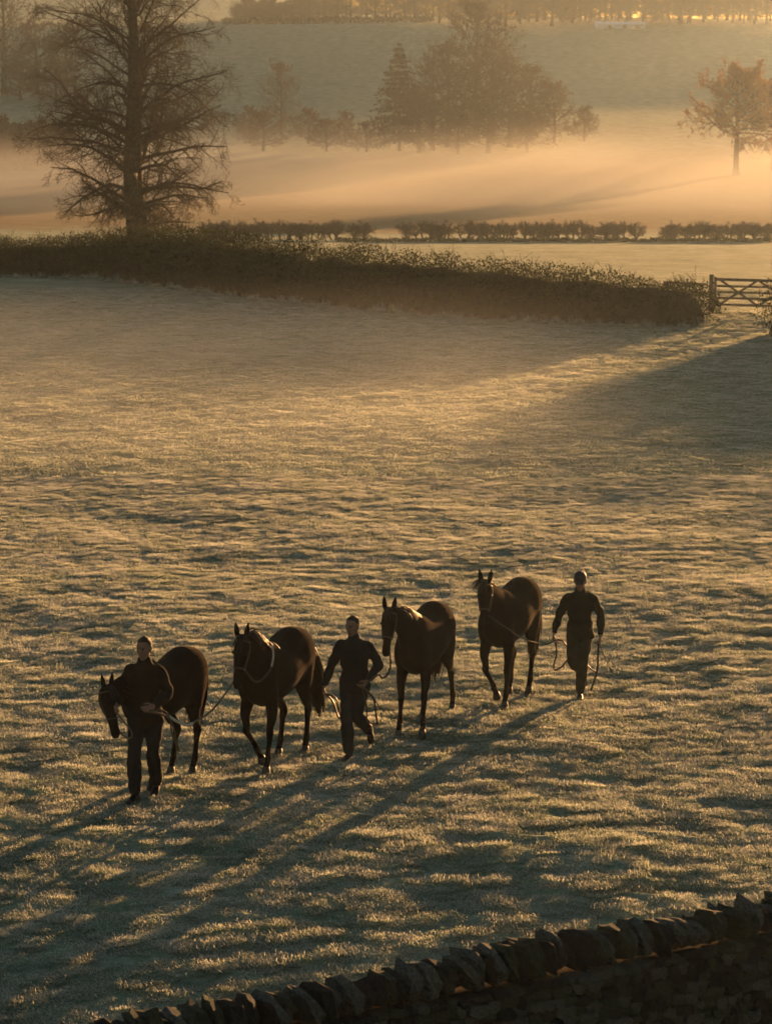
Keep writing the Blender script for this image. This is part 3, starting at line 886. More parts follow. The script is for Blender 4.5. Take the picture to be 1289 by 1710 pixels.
for side in (-1, 1):
    a = Acc()
    src = []
    for sv in SV:
        v = np.zeros(len(sv.vertices) * 3); sv.vertices.foreach_get('co', v)
        src.append((v.reshape(-1, 3), np.array([list(p.vertices) for p in sv.polygons])))
    for c in (joined if side < 0 else cand[::1]):
        v, f = src[int(gw.integers(0, 12))]
        q = v * [c[2] * 1.12, .2, c[3] * 1.15] + [c[0], side * (TH_/2 - .05) + gw.normal(0, .016), c[1]]
        a.add(q, F4=f)
    kind(link('stone_rubble', a.mesh('stone_rubble', M['stone3'] if side > 0 else M['stone2']), wall), 'stuff')

# ------------------------------------------------------------------ organic shapes: lofted sections fused into one skin
def loft_into(acc, secs, side=(0, 1, 0), k=16):
    """secs: list of (centre, half_side, half_other[, side]) -> closed elliptical tube with rounded ends"""
    C = np.array([s[0] for s in secs], float)
    tg = unit(np.gradient(C, axis=0))
    a = np.arange(k) * 2 * pi / k
    rings = []
    for i, s in enumerate(secs):
        sv = np.array(s[3] if len(s) > 3 else side, float)
        sv = unit(sv - tg[i] * (sv @ tg[i])); ot = np.cross(tg[i], sv)
        rings.append((C[i], sv, ot, s[1], s[2], tg[i]))
    out = []
    c, sv, ot, ra, rb, t = rings[0]; m_ = min(ra, rb)
    out.append((c - t * m_ * .45, sv, ot, ra * .55, rb * .55))
    out += [r[:5] for r in rings]
    c, sv, ot, ra, rb, t = rings[-1]; m_ = min(ra, rb)
    out.append((c + t * m_ * .45, sv, ot, ra * .55, rb * .55))
    V = np.concatenate([c[None] + ra * np.cos(a)[:, None] * sv + rb * np.sin(a)[:, None] * ot for c, sv, ot, ra, rb in out])
    n = len(out)
    i = np.arange(n - 1)[:, None] * k; j = np.arange(k)[None]; j2 = (j + 1) % k
    Fq = np.stack([i + j, i + j2, i + k + j2, i + k + j], -1).reshape(-1, 4)
    V = np.concatenate([V, [V[:k].mean(0), V[-k:].mean(0)]])
    jj = np.arange(k); jn = (jj + 1) % k
    F3 = np.concatenate([np.stack([jn, jj, np.full(k, n * k)], -1), np.stack([(n - 1) * k + jj, (n - 1) * k + jn, np.full(k, n * k + 1)], -1)])
    acc.add(V, Fq, F3)

def resample(secs, m=4):
    """smooth a section list (centre, a, b[, side])"""
    C = catmull([s[0] for s in secs], m)
    A = catmull([(s[1], s[2], 0) for s in secs], m)
    hs = len(secs[0]) > 3
    S = catmull([s[3] for s in secs], m) if hs else None
    return [(C[i], max(A[i][0], .003), max(A[i][1], .003)) + ((S[i],) if hs else ()) for i in range(len(C))]

def fuse(name, acc, voxel, smooth, mat, extra=None):
    me = acc.mesh('raw')
    o = bpy.data.objects.new('raw', me); COL.objects.link(o)
    md = o.modifiers.new('r', 'REMESH'); md.mode = 'VOXEL'; md.voxel_size = voxel; md.use_smooth_shade = True
    if smooth:
        sm = o.modifiers.new('s', 'SMOOTH'); sm.factor = .5; sm.iterations = smooth
    dg = bpy.context.evaluated_depsgraph_get()
    res = bpy.data.meshes.new_from_object(o.evaluated_get(dg))
    bpy.data.objects.remove(o); bpy.data.meshes.remove(me)
    if extra:
        bm = bmesh.new(); bm.from_mesh(res)
        for e in extra: bm.from_mesh(e)
        bm.to_mesh(res); bm.free()
    res.name = name; res.materials.clear(); res.materials.append(mat)
    res.polygons.foreach_set('use_smooth', np.ones(len(res.polygons), bool))
    return res

# ------------------------------------------------------------------ horses
FRONT = {'stand': ((.46, .50), (.46, .18), (.50, .05)), 'fwd': ((.57, .49), (.66, .19), (.72, .05)),
         'back': ((.42, .49), (.27, .20), (.29, .05)), 'lift': ((.62, .54), (.47, .25), (.40, .13)),
         'slight': ((.50, .50), (.53, .18), (.58, .05))}
HIND = {'stand': ((-.38, .98), (-.70, .55), (-.67, .19), (-.62, .05)), 'fwd': ((-.30, .97), (-.52, .53), (-.42, .19), (-.36, .05)),
        'back': ((-.44, .95), (-.88, .57), (-1.00, .23), (-.97, .06)), 'slight': ((-.36, .97), (-.60, .54), (-.54, .19), (-.48, .05)),
        'toe': ((-.36, .95), (-.80, .60), (-.84, .25), (-.80, .08))}

def horse(name, label, origin, heading, legs, poll, muzzle, coat, scale=1.0, neck_low=False, tail_swing=0.0, ears=(.0, .0), inward=None, seed=0, tack=None, mane_side=1):
    g = np.random.default_rng(900 + seed)
    root = thing(name, label, 'horse', origin, heading, 'string of horses being led across the frosted field')
    root.scale = (scale,) * 3
    A = Acc()
    torso = [(-.84, 1.40, 1.16, .09), (-.77, 1.54, 1.00, .20), (-.62, 1.62, .94, .275), (-.44, 1.645, .91, .295), (-.24, 1.58, .87, .29),
             (0, 1.535, .83, .305), (.20, 1.545, .80, .29), (.38, 1.62, .79, .24), (.52, 1.57, .82, .225), (.66, 1.46, .90, .20), (.76, 1.34, 1.0, .13)]
    loft_into(A, resample([((x, 0, (t + b) / 2), hw, (t - b) / 2) for x, t, b, hw in torso]), k=22)
    loft_into(A, resample([((-.70, 0, 1.50), .10, .10), ((-.45, 0, 1.56), .16, .09), ((-.2, 0, 1.50), .10, .08)]))     # croup ridge
    # neck
    P = np.array(poll, float); Mz = np.array(muzzle, float)
    B = np.array((.50, 0, 1.27))
    hdir = unit(Mz - P)
    ctrl = B + (np.array((.34, 0, .10)) if neck_low else np.array((.26, 0, .36)))
    ctrl = ctrl * .6 + (.4 * (B + P) / 2) + (0 if neck_low else np.array((0, 0, .05)))
    yaw = math.atan2((P - B)[1], (P - B)[0])
    fwd = np.array((hdir[0], hdir[1], 0)); fwd = unit(fwd) if np.linalg.norm(fwd) > .05 else np.array((cos(yaw), sin(yaw), 0))
    sh = np.array((-fwd[1], fwd[0], 0)); sh = unit(sh - hdir * (sh @ hdir))
    up = np.cross(hdir, sh)                        # towards the forehead
    if up @ fwd < 0: up = -up
    Pn = P - up * .02 + hdir * .07                  # neck enters behind the poll
    neck = []
    for t, a, b in ((0, .17, .36), (.22, .15, .30), (.45, .115, .225), (.7, .088, .17), (.9, .075, .135), (1.0, .07, .12)):
        c = (1-t)**2 * B + 2*t*(1-t) * ctrl + t*t * (Pn - up * .05)
        sv = unit(np.array((0, 1., 0)) * (1 - t) + sh * t)
        neck.append((c, a, b, sv))
    loft_into(A, resample(neck), k=18)
    # head
    HL = np.linalg.norm(Mz - P)
    head = [(-.04, .055, .06, -.01), (.08, .085, .105, -.045), (.24, .092, .135, -.055), (.40, .078, .115, -.045), (.58, .060, .082, -.025), (.76, .053, .066, -.012), (.90, .058, .062, -.010), (1.0, .045, .045, -.012)]
    loft_into(A, resample([(P + hdir * HL * t + up * off, a, b, sh) for t, a, b, off in head]), k=18)
    loft_into(A, [(P + hdir * HL * .93 - up * .05, .035, .03, sh), (P + hdir * HL * .99 - up * .055, .028, .022, sh)])   # lower lip
    for s in (-1, 1):
        loft_into(A, [(P + hdir * HL * .27 + sh * s * .075 + up * .035, .02, .025), (P + hdir * HL * .33 + sh * s * .072 + up * .03, .018, .02)])  # brow over the eye
        loft_into(A, [(P + hdir * HL * .88 + sh * s * .035 + up * .035, .016, .018), (P + hdir * HL * .95 + sh * s * .036 + up * .03, .014, .016)])
        e0 = P + sh * s * .055 - hdir * .02 + up * .01
        ed = unit(-hdir + sh * s * (.16 + ears[0]) + up * (.22 + ears[1]))
        loft_into(A, resample([(e0, .030, .026, sh), (e0 + ed * .06, .040, .022, sh), (e0 + ed * .12, .030, .018, sh), (e0 + ed * .18, .009, .009, sh)]), k=10)
    hooves = []
    inward = inward or {}
    for key in ('fl', 'fr', 'hl', 'hr'):
        s = 1 if key[1] == 'l' else -1
        dy = inward.get(key, 0.0)
        if key[0] == 'f':
            kn, fe, ho = FRONT[legs[key]]
            y = [.155 * s, .165 * s, (.15 - dy * .3) * s, (.145 - dy * .9) * s, (.145 - dy) * s]
            loft_into(A, resample([((.56, .10 * s, 1.36), .09, .16), ((.55, .15 * s, 1.15), .095, .17), ((.49, .155 * s, .95), .09, .13)]))
            el = (.46, y[0], .93)
            mid = (.45 * el[0] + .55 * kn[0] + .005, y[1], .45 * el[2] + .55 * kn[1])
            sec = [(el, .085, .125), (mid, .062, .075), ((kn[0] - .0, y[2], kn[1] + .07), .046, .05), ((kn[0] + .008, y[2], kn[1]), .050, .056), ((kn[0]*.85 + fe[0]*.15 - .0, y[2], kn[1]*.85 + fe[1]*.15), .040, .043),
                   (((kn[0]+fe[0])/2 - .006, (y[2]+y[3])/2, (kn[1]+fe[1])/2), .031, .036), ((fe[0]*.85+kn[0]*.15, y[3], fe[1]*.85+kn[1]*.15), .034, .042), ((fe[0] - .008, y[3], fe[1]), .041, .048)]
        else:
            stf, kn, fe, ho = HIND[legs[key]]
            y = [.13 * s, .17 * s, (.13 - dy * .3) * s, (.125 - dy * .9) * s, (.125 - dy) * s]
            loft_into(A, resample([((-.52, .12 * s, 1.42), .13, .20), ((-.50, .15 * s, 1.22), .135, .24), ((stf[0] - .10, y[1], stf[1] + .05), .11, .18), ((stf[0] - .12, y[1], stf[1] - .10), .085, .13)]))
            mid = (stf[0]*.45 + kn[0]*.55 - .0, y[1] * .95, stf[1]*.45 + kn[1]*.55)
            sec = [((stf[0] - .06, y[1], stf[1] - .02), .10, .15), (mid, .062, .090), ((kn[0]*.9+stf[0]*.1 - .02, y[2], kn[1] + .07), .045, .062), ((kn[0] - .015, y[2], kn[1]), .050, .066), ((kn[0]*.85+fe[0]*.15, y[2], kn[1]*.85+fe[1]*.15), .041, .050),
                   (((kn[0]+fe[0])/2 - .004, (y[2]+y[3])/2, (kn[1]+fe[1])/2), .033, .039), ((fe[0]*.85+kn[0]*.15, y[3], fe[1]*.85+kn[1]*.15), .035, .043), ((fe[0] - .006, y[3], fe[1]), .042, .049)]
        hc = np.array((ho[0], y[4], ho[1]))
        fc = np.array((fe[0], y[3], fe[1]))
        sec += [((fc * .5 + hc * .5) + np.array((0, 0, .015)), .036, .038), (hc + np.array((-.01, 0, .03)), .044, .048)]
        loft_into(A, resample(sec, 3), side=(0, 1, 0), k=12)
        # hoof: a flared block under the pastern
        d = unit(hc - fc); flat = ho[1] < .07
        axis = np.array((.35, 0, -1.)) if flat else unit(d + np.array((.1, 0, -.3)))
        axis = unit(axis)
        top = hc + np.array((-.01, 0, .035)); bot = top + axis * .085
        if flat: bot = np.array((bot[0], bot[1], -.02))
        hooves.append((top, bot))
    body = fuse('body', A, .015, 4, coat)
    link('body', body, root)
    for top, bot in hooves:
        h = Acc(); loft_into(h, [(top, .043, .046), ((top + bot) / 2, .052, .056), (bot, .060, .066)], k=14)
        link('hoof', h.mesh('hoof', M['hoof'], True), root)
    for s in (-1, 1):
        e = Acc(); c = P + hdir * HL * .30 + sh * s * .088 + up * .025
        loft_into(e, [(c - up * .012, .012, .012, sh), (c, .019, .019, sh), (c + up * .012, .012, .012, sh)], k=10)
        link('eye', e.mesh('eye', M['eye'], True), root)
    # mane along the crest, falling to one side, and forelock
    n = 150
    t = g.random(n) * .96 + .02
    bez = lambda q: ((1-q)**2)[:, None] * B + (2*q*(1-q))[:, None] * ctrl + (q*q)[:, None] * (Pn - up * .05)
    c = bez(t); dc = unit(bez(t + .01) - bez(t - .01))
    sv = unit(np.array((0, 1., 0))[None] * (1 - t)[:, None] + sh[None] * t[:, None])
    crest = np.cross(dc, sv); crest *= np.sign((crest @ np.array((-.35, 0, 1.))))[:, None]
    bh = np.interp(t, [0, .22, .45, .7, .9, 1], [.36, .30, .225, .17, .135, .12])
    s0 = c + crest * (bh * .96)[:, None]
    d0 = unit(crest * .9 + sv * mane_side * .7 + g.normal(0, .15, (n, 3)))
    p, r = grow(s0, d0, .16 + .12 * g.random(n), np.full(n, .012), 6, g, -2.2, .05, .25)
    h = Acc(); h.add(*tubes(p, r, 4))
    nf = 26
    p, r = grow(np.repeat(P[None] + up * .05 - hdir * .03, nf, 0) + sh[None] * g.normal(0, .022, (nf, 1)), unit(up * .8 + hdir * .3 + g.normal(0, .2, (nf, 3))), .14 + .1 * g.random(nf), np.full(nf, .010), 5, g, -2.0, .05, .2)
    h.add(*tubes(p, r, 4))
    link('mane', h.mesh('mane', M['mane'], True), root)
    # tail
    n = 130
    s0 = np.array((-.84, 0, 1.40)) + g.normal(0, .022, (n, 3))
    L = .62 + .36 * g.random(n)
    p = np.zeros((n, 7, 3)); r = np.zeros((n, 7))
    q = np.linspace(0, 1, 7)
    spread = g.normal(0, 1, (n, 2))
    for i, u in enumerate(q):
        p[:, i, 0] = s0[:, 0] - .16 * math.sin(min(u * 1.9, 1.57)) + .10 * u * u + spread[:, 0] * (.016 + .05 * u * (1.25 - u))
        p[:, i, 1] = s0[:, 1] + tail_swing * u ** 1.5 + spread[:, 1] * (.018 + .07 * u * (1.2 - u))
        p[:, i, 2] = s0[:, 2] - L * (u ** 1.25) + .03 * math.sin(u * 3)
    r[:] = .013 * np.array([1, 1.1, 1.1, 1, .85, .6, .25])[None]
    h = Acc(); h.add(*tubes(p, r, 4)); link('tail', h.mesh('tail', M['tailm'], True), root)
    # headcollar: noseband, cheek straps, headpiece, with a ring under the jaw
    def band(tt, ext, r):
        k = 20; a = np.arange(k + 1) * 2 * pi / k
        w_, b_, off = [np.interp(tt, [h_[0] for h_ in head], [h_[i] for h_ in head]) for i in (1, 2, 3)]
        cc = P + hdir * HL * tt + up * off
        return cc + sh * ((w_ + ext) * np.cos(a))[:, None] + up * ((b_ + ext) * np.sin(a))[:, None]
    h = Acc()
    nb = band(.62, .008, 0); h.add(*tubes(nb[None], np.full((1, len(nb)), .011), 5))
    hb = band(.06, .010, 0); h.add(*tubes(hb[None], np.full((1, len(hb)), .011), 5))
    for s in (-1, 1):
        cs = np.array([P + hdir * HL * u + sh * s * (np.interp(u, [h_[0] for h_ in head], [h_[1] for h_ in head]) + .008) + up * np.interp(u, [h_[0] for h_ in head], [h_[3] for h_ in head]) for u in np.linspace(.06, .62, 7)])
        h.add(*tubes(cs[None], np.full((1, 7), .010), 5))
    hc_ = link('headcollar', h.mesh('headcollar', M['leather'], True), root)
    ring_c = P + hdir * HL * .64 - up * (.105)
    a = np.arange(13) * 2 * pi / 12
    rr = ring_c + .024 * (np.cos(a)[:, None] * sh + np.sin(a)[:, None] * hdir)
    V, Fq = tubes(rr[None], np.full((1, 13), .005), 5)
    link('ring', mesh_np('ring', V, Fq, smooth=True, mat=M['webbing']), hc_)
    bpy.context.view_layer.update()
    mwx = Matrix.Translation(Vector(origin)) @ Matrix.Rotation(heading, 4, 'Z') @ Matrix.Scale(scale, 4)
    return root, mwx, mwx @ Vector(ring_c)

def place(px, py, local, heading, scale=1.0):
    """origin so that a local ground point lands on the ground seen at that pixel"""
    p = at_z(px, py, 0.0)
    for _ in range(3):
        p = at_z(px, py, gz(p.x, p.y, False))
    c, s = cos(heading), sin(heading)
    lx, ly = local[0] * scale, local[1] * scale
    x, y = p.x - (c * lx - s * ly), p.y - (s * lx + c * ly)
    return Vector((x, y, gz(p.x, p.y, False) + .01))

def on_plane(px, py, origin, heading, lx, scale=1.0):
    """local point on the plane local-x = lx that is seen at that pixel"""
    m = Matrix.Rotation(-heading, 3, 'Z')
    o = m @ (Vector((0, 0, CAM_H)) - Vector(origin)); d = m @ ray(px, py)
    t = (lx * scale - o.x) / d.x
    return tuple((o + d * t) / scale)

def hd(a): return R(-90 - a)

def head_at(poll_px, poll_x, muz_px, origin, heading, scale, length=.60):
    P = np.array(on_plane(*poll_px, origin, heading, poll_x, scale))
    best = None
    for dx in np.linspace(-.25, .5, 60):           # choose the muzzle depth that gives a true head length
        q = np.array(on_plane(*muz_px, origin, heading, poll_x + dx, scale))
        e = abs(np.linalg.norm(q - P) - length) + .02 * abs(dx - .22)
        if best is None or e < best[0]: best = (e, q)
    q = best[1]
    return P, P + unit(q - P) * length

HS = {}
def make_horse(idx, label, foot_px, foot_local, a, legs, poll_px, poll_x, muz_px, coat, scale, **k):
    h = hd(a)
    o = place(*foot_px, foot_local, h, scale)
    P, Q = head_at(poll_px, poll_x, muz_px, o, h, scale)
    HS[idx] = horse('horse', label, o, h, legs, P, Q, coat, scale, seed=idx, **k) + (h, o)

make_horse(1, 'dark bay horse with lowered head behind the man at the front of the line', (322, 1293), (-.48, .125), 27,
           dict(fl='slight', fr='stand', hl='slight', hr='fwd'), (180, 1150), 1.16, (196, 1236), M['coat2'], .97, neck_low=True, tail_swing=-.10)
make_horse(2, 'dark horse with a rein over its neck and one foreleg raised on a long rope', (447, 1294), (.58, .145), 22,
           dict(fl='slight', fr='lift', hl='stand', hr='fwd'), (404, 1066), 1.0, (396, 1148), M['coat2'], 1.0, tail_swing=.22, inward={'fr': .12, 'fl': .02}, mane_side=1)
make_horse(3, 'bay horse looking at the camera with a short slack lead beside the bareheaded man', (665, 1232), (.72, -.145), 17,
           dict(fl='slight', fr='fwd', hl='back', hr='fwd'), (650, 1020), 1.0, (644, 1094), M['coat'], .965, tail_swing=-.12, mane_side=1)
make_horse(4, 'bay horse with pricked ears, rearmost in the line beside the man in the cap', (842, 1184), (.58, .145), 22,
           dict(fl='slight', fr='lift', hl='slight', hr='fwd'), (810, 974), .98, (808, 1046), M['coat'], .98, tail_swing=.05, inward={'fr': .10}, mane_side=-1)

# ------------------------------------------------------------------ people
def hand(acc_list, wst, d, palm, thumb, curl=.75, s=1.0):
    """five fingered hand: d = direction of the fingers, palm = palm normal, thumb = thumb side"""
    A = Acc()
    w_ = np.array(wst, float); d = unit(np.array(d, float)); thumb = np.array(thumb, float); thumb = unit(thumb - d * (thumb @ d)); palm = np.array(palm, float); palm = unit(palm - d * (palm @ d) - thumb * (palm @ thumb))
    loft_into(A, resample([(w_ - d * .03 * s, .026 * s, .020 * s, thumb), (w_ + d * .02 * s, .034 * s, .018 * s, thumb), (w_ + d * .06 * s, .041 * s, .016 * s, thumb), (w_ + d * .092 * s, .040 * s, .013 * s, thumb)]), k=12)
    for i, (off, ln) in enumerate(((.031, .072), (.0105, .082), (-.0105, .077), (-.031, .060))):
        p = w_ + d * .085 * s + thumb * off * s; dir_ = d.copy(); pts = [p]
        for j, f in enumerate((.45, .32, .23)):
            ang = curl * (.75 + .1 * i) * (.9 if j == 0 else 1.0)
            dir_ = unit(dir_ * cos(ang) + np.cross(np.cross(dir_, palm), dir_) * sin(ang)) if j else unit(d * cos(ang) + palm * sin(ang))
            p = p + dir_ * ln * f * s * 1.1; pts.append(p)
        loft_into(A, [(q, r * s, r * s, thumb) for q, r in zip(pts, (.0095, .009, .0082, .007))], k=8)
    t0 = w_ + d * .025 * s + thumb * .028 * s
    t1 = t0 + unit(d * .75 + thumb * .7 + palm * .35) * .042 * s; t2 = t1 + unit(d * .9 + palm * .6) * .032 * s; t3 = t2 + unit(d * .7 + palm * .9 - thumb * .2) * .022 * s
    loft_into(A, [(t0, .013 * s, .012 * s, palm), (t1, .0115 * s, .011 * s, palm), (t2, .0105 * s, .0095 * s, palm), (t3, .008 * s, .007 * s, palm)], k=8)
    return fuse('hand', A, .0042, 2, M['skin'])

HANDS = {}
def person(label, origin, heading, J, headyaw=0, headpitch=0, jacket='jacket', trouser='trouser', hat=None, scale=1.0, collar=.03, coat_len=.84, seed=0):
    """J: joints in local metres (x forward, y left, z up): hip_l.. etc."""
    root = thing('person', label, 'person', origin, heading, 'people leading the horses')
    root.scale = (scale,) * 3
    V3 = lambda k: np.array(J[k], float)
    pel = V3('pelvis'); chest = V3('chest'); neck = V3('neck')
    A = Acc()
    tor = lambda e: resample([(pel + (0, 0, -.10), .15 + e, .105 + e), (pel, .165 + e, .115 + e), (pel * .5 + chest * .5 + (0, 0, -.02), .145 + e, .105 + e), (chest, .175 + e, .120 + e), (chest + (0, 0, .09), .150 + e, .105 + e), (neck + (0, 0, -.075), .105 + e, .085 + e), (neck + (0, 0, -.02), .072 + e * .7, .070 + e * .7)])
    loft_into(A, tor(-.022), k=18)
    hc = V3('head')
    f = np.array((cos(headyaw) * cos(headpitch), sin(headyaw) * cos(headpitch), sin(headpitch))); l = np.array((-sin(headyaw), cos(headyaw), 0)); u = np.cross(f, l)
    W = lambda x, y, z: hc + f * x + l * y + u * z
    loft_into(A, resample([(neck - (0, 0, .06), .062, .064), (neck + (0, 0, .03), .056, .060), (W(-.018, 0, -.06), .056, .062)]))
    loft_into(A, resample([(W(.058, 0, -.118), .026, .028, l), (W(.040, 0, -.095), .046, .055, l), (W(.018, 0, -.055), .061, .082, l), (W(.004, 0, -.01), .068, .094, l), (W(-.004, 0, .035), .073, .100, l), (W(-.008, 0, .075), .066, .090, l), (W(-.010, 0, .105), .042, .058, l), (W(-.010, 0, .118), .018, .026, l)]), k=20)
    loft_into(A, [(W(.090, 0, .012), .009, .010, l), (W(.106, 0, -.018), .012, .013, l), (W(.112, 0, -.034), .017, .012, l)], k=10)     # nose
    loft_into(A, [(W(.088, -.045, .026), .008, .009, u), (W(.097, 0, .030), .009, .011, u), (W(.088, .045, .026), .008, .009, u)], k=10)  # brow
    loft_into(A, [(W(.084, -.022, -.066), .007, .008, u), (W(.093, 0, -.064), .010, .010, u), (W(.084, .022, -.066), .007, .008, u)], k=10)  # lips
    for s in (-1, 1):
        loft_into(A, [(W(-.004, s * .072, -.035), .010, .014, f), (W(-.010, s * .078, .0), .012, .020, f), (W(-.012, s * .078, .022), .009, .016, f)], k=10)
        loft_into(A, [(W(.062, s * .048, -.022), .016, .014, l), (W(.05, s * .052, -.045), .014, .014, l)], k=10)
    J2 = Acc(); T2 = Acc()
    loft_into(J2, tor(.022), k=20)
    # skirt of the jacket over the hips
    loft_into(J2, resample([(pel + (0, 0, .12), .175, .130), (pel + (0, 0, .04), .184, .142), (pel + (0, 0, -.04), .196, .154), (pel + (0, 0, coat_len - .96), .200, .156)]), k=20)
    loft_into(J2, resample([(neck + (0, 0, -.05), .095, .088), (neck + (0, 0, collar - .01), .070, .072), (neck + (0, 0, collar + .015), .066, .069)]), k=16)
    hands = []
    for s, c in ((1, 'l'), (-1, 'r')):
        shd, elb, wst = V3('sh_' + c), V3('el_' + c), V3('wr_' + c)
        m1 = shd * .5 + elb * .5; m2 = elb * .55 + wst * .45
        arm = lambda e: resample([(chest * .5 + shd * .5 + (0, 0, .045), .058 + e, .066 + e, (0, 0, 1)), (shd, .047 + e, .053 + e, (0, 0, 1)), (m1, .045 + e, .048 + e, (1, 0, 0)), (elb, .042 + e, .044 + e, (1, 0, 0)), (m2, .041 + e, .041 + e, (1, 0, 0)), (wst, .027 + e * .8, .030 + e * .8, (1, 0, 0))])
        loft_into(A, arm(-.004), k=14)
        loft_into(J2, arm(.017), k=14)
        hd_, pn, th = J['hd_' + c]
        hands.append(hand(None, wst + unit(np.array(hd_, float)) * .02, hd_, pn, th, J.get('curl', .8)))
        HANDS[(seed, c)] = (Vector(wst + unit(np.array(hd_, float)) * .105 + unit(np.array(pn, float)) * .02), root)
        hip, kne, ank = V3('hip_' + c), V3('kn_' + c), V3('an_' + c)
        toe = unit(np.array(J['toe_' + c], float))
        m1 = hip * .5 + kne * .5; m2 = kne * .62 + ank * .38
        leg = lambda e: [(hip + (0, 0, .06), .085 + e, .095 + e), (hip * .75 + kne * .25, .082 + e, .09 + e), (m1, .072 + e, .078 + e), (kne, .056 + e, .060 + e), (m2, .054 + e, .058 + e), (ank * .8 + kne * .2, .042 + e, .044 + e), (ank, .038 + e, .042 + e)]
        loft_into(A, resample([(a, b, c_) for a, b, c_ in leg(-.006)]), k=14)
        loft_into(T2, resample([(a, b * (1.0 if i < 4 else 1.10), c_ * (1.0 if i < 4 else 1.14)) for i, (a, b, c_) in enumerate(leg(.019))]), k=14)
        fu = unit(ank - kne) ; 
        loft_into(A, [(ank, .036, .040), (ank - toe * .02 + fu * .04, .034, .04, (toe[1], -toe[0], 0)), ], k=10)
        B_ = Acc(); sd = unit(np.cross(toe, fu))
        sole = ank + fu * .075
        loft_into(B_, resample([(sole - toe * .075, .034, .032, sd), (sole - toe * .03 - fu * .012, .038, .045, sd), (sole + toe * .05 - fu * .012, .042, .043, sd), (sole + toe * .12 + fu * .004, .047, .030, sd), (sole + toe * .175 + fu * .008, .036, .022, sd)]), k=12)
        loft_into(B_, resample([(sole - toe * .02 - fu * .01, .043, .048, sd), (ank - fu * .03, .045, .049, sd), (ank - fu * .13, .050, .054, sd)]), k=12)
        link('boot', fuse('boot', B_, .009, 3, M['boot']), root)
    loft_into(T2, resample([(pel + (0, 0, .06), .160, .125), (pel + (0, 0, -.04), .170, .130), (pel + (0, 0, -.13), .15, .11)]), k=18)
    link('body', fuse('body', A, .0088, 3, M['skin'], hands), root)
    for h in hands: bpy.data.meshes.remove(h)
    # cloth gets folds
    def folds(me, amp, sc):
        v = np.zeros(len(me.vertices) * 3); me.vertices.foreach_get('co', v); v = v.reshape(-1, 3)
        nn = np.zeros_like(v).ravel(); me.vertices.foreach_get('normal', nn); nn = nn.reshape(-1, 3)
        d = perlin(v[:, 0] * sc + v[:, 1] * sc * .6 + seed, v[:, 2] * sc * 1.7 + v[:, 1] * sc * .5, 21) + .5 * perlin(v[:, 1] * sc * 2, v[:, 2] * sc * 2.6 + v[:, 0] * sc * 1.5, 22)
        v += nn * (amp * d)[:, None]
        me.vertices.foreach_set('co', np.ascontiguousarray(v, np.float32).ravel()); me.update()
        return me
    link('jacket', folds(fuse('jacket', J2, .011, 3, M[jacket]), .020, 6), root)
    link('trousers', folds(fuse('trousers', T2, .011, 3, M[trouser]), .017, 6), root)
    for s in (-1, 1):
        e = Acc(); c = W(.084, s * .031, .006)
        loft_into(e, [(c - f * .008, .007, .007, l), (c, .011, .010, l), (c + f * .007, .006, .006, l)], k=10)
        link('eye', e.mesh('eye', M['eye'], True), root)
    H = Acc()
    if hat is None:
        loft_into(H, resample([(W(-.050, 0, -.055), .060, .046, l), (W(-.034, 0, -.01), .0735, .068, l), (W(-.022, 0, .035), .078, .084, l), (W(-.009, 0, .066), .073, .0965, l), (W(-.010, 0, .102), .050, .069, l), (W(-.010, 0, .122), .020, .028, l)]), k=20)
        link('hair', fuse('hair', H, .009, 2, M['hair']), root)
    else:
        loft_into(H, resample([(W(-.012, 0, .018), .083, .108, l), (W(-.012, 0, .05), .090, .114, l), (W(-.012, 0, .09), .086, .108, l), (W(-.012, 0, .125), .062, .078, l), (W(-.012, 0, .142), .028, .036, l)]), k=20)
        loft_into(H, [(W(.075, 0, .030), .066, .012, l), (W(.135, 0, .020), .056, .009, l), (W(.155, 0, .014), .036, .006, l)], k=14)
        loft_into(H, [(W(-.012, 0, .137), .012, .012, l), (W(-.012, 0, .150), .010, .010, l)], k=10)
        link('cap', fuse('cap', H, .008, 2, M['cap']), root)
        H = Acc(); loft_into(H, resample([(W(-.055, 0, -.05), .058, .044, l), (W(-.042, 0, .0), .073, .065, l), (W(-.03, 0, .03), .074, .07, l)]), k=18)
        link('hair', fuse('hair', H, .009, 2, M['hair']), root)
    return root

# man at the front, left arm bent across holding the ropes
h1 = hd(16); o1 = place(231, 1337, (.2, -.04), h1)
J1 = dict(pelvis=(0, 0, .97), chest=(.02, 0, 1.33), neck=(.03, 0, 1.53), head=(.06, .01, 1.685),
          sh_l=(.01, 0.178, 1.413), el_l=(.03, 0.274, 1.180), wr_l=(.27, .20, 1.09), hd_l=((.9, -.35, -.12), (0, -.6, -1), (.3, -.2, 1)),
          sh_r=(.01, -0.178, 1.413), el_r=(-.03, -0.279, 1.180), wr_r=(.20, -.27, 1.06), hd_r=((1, .1, -.2), (0, .4, -1), (.3, .3, 1)),
          hip_l=(0, .095, .93), kn_l=(.02, .085, .51), an_l=(-.16, .055, .13), toe_l=(.95, .1, -.28),
          hip_r=(0, -.095, .93), kn_r=(.17, -.08, .51), an_r=(.22, -.06, .09), toe_r=(1, -.1, .05), curl=.95)
person('bareheaded man leading the front horse with his left arm bent across his jacket', o1, h1, J1, headyaw=-.12, headpitch=-.08, scale=1.085, seed=1, jacket='jacket3')
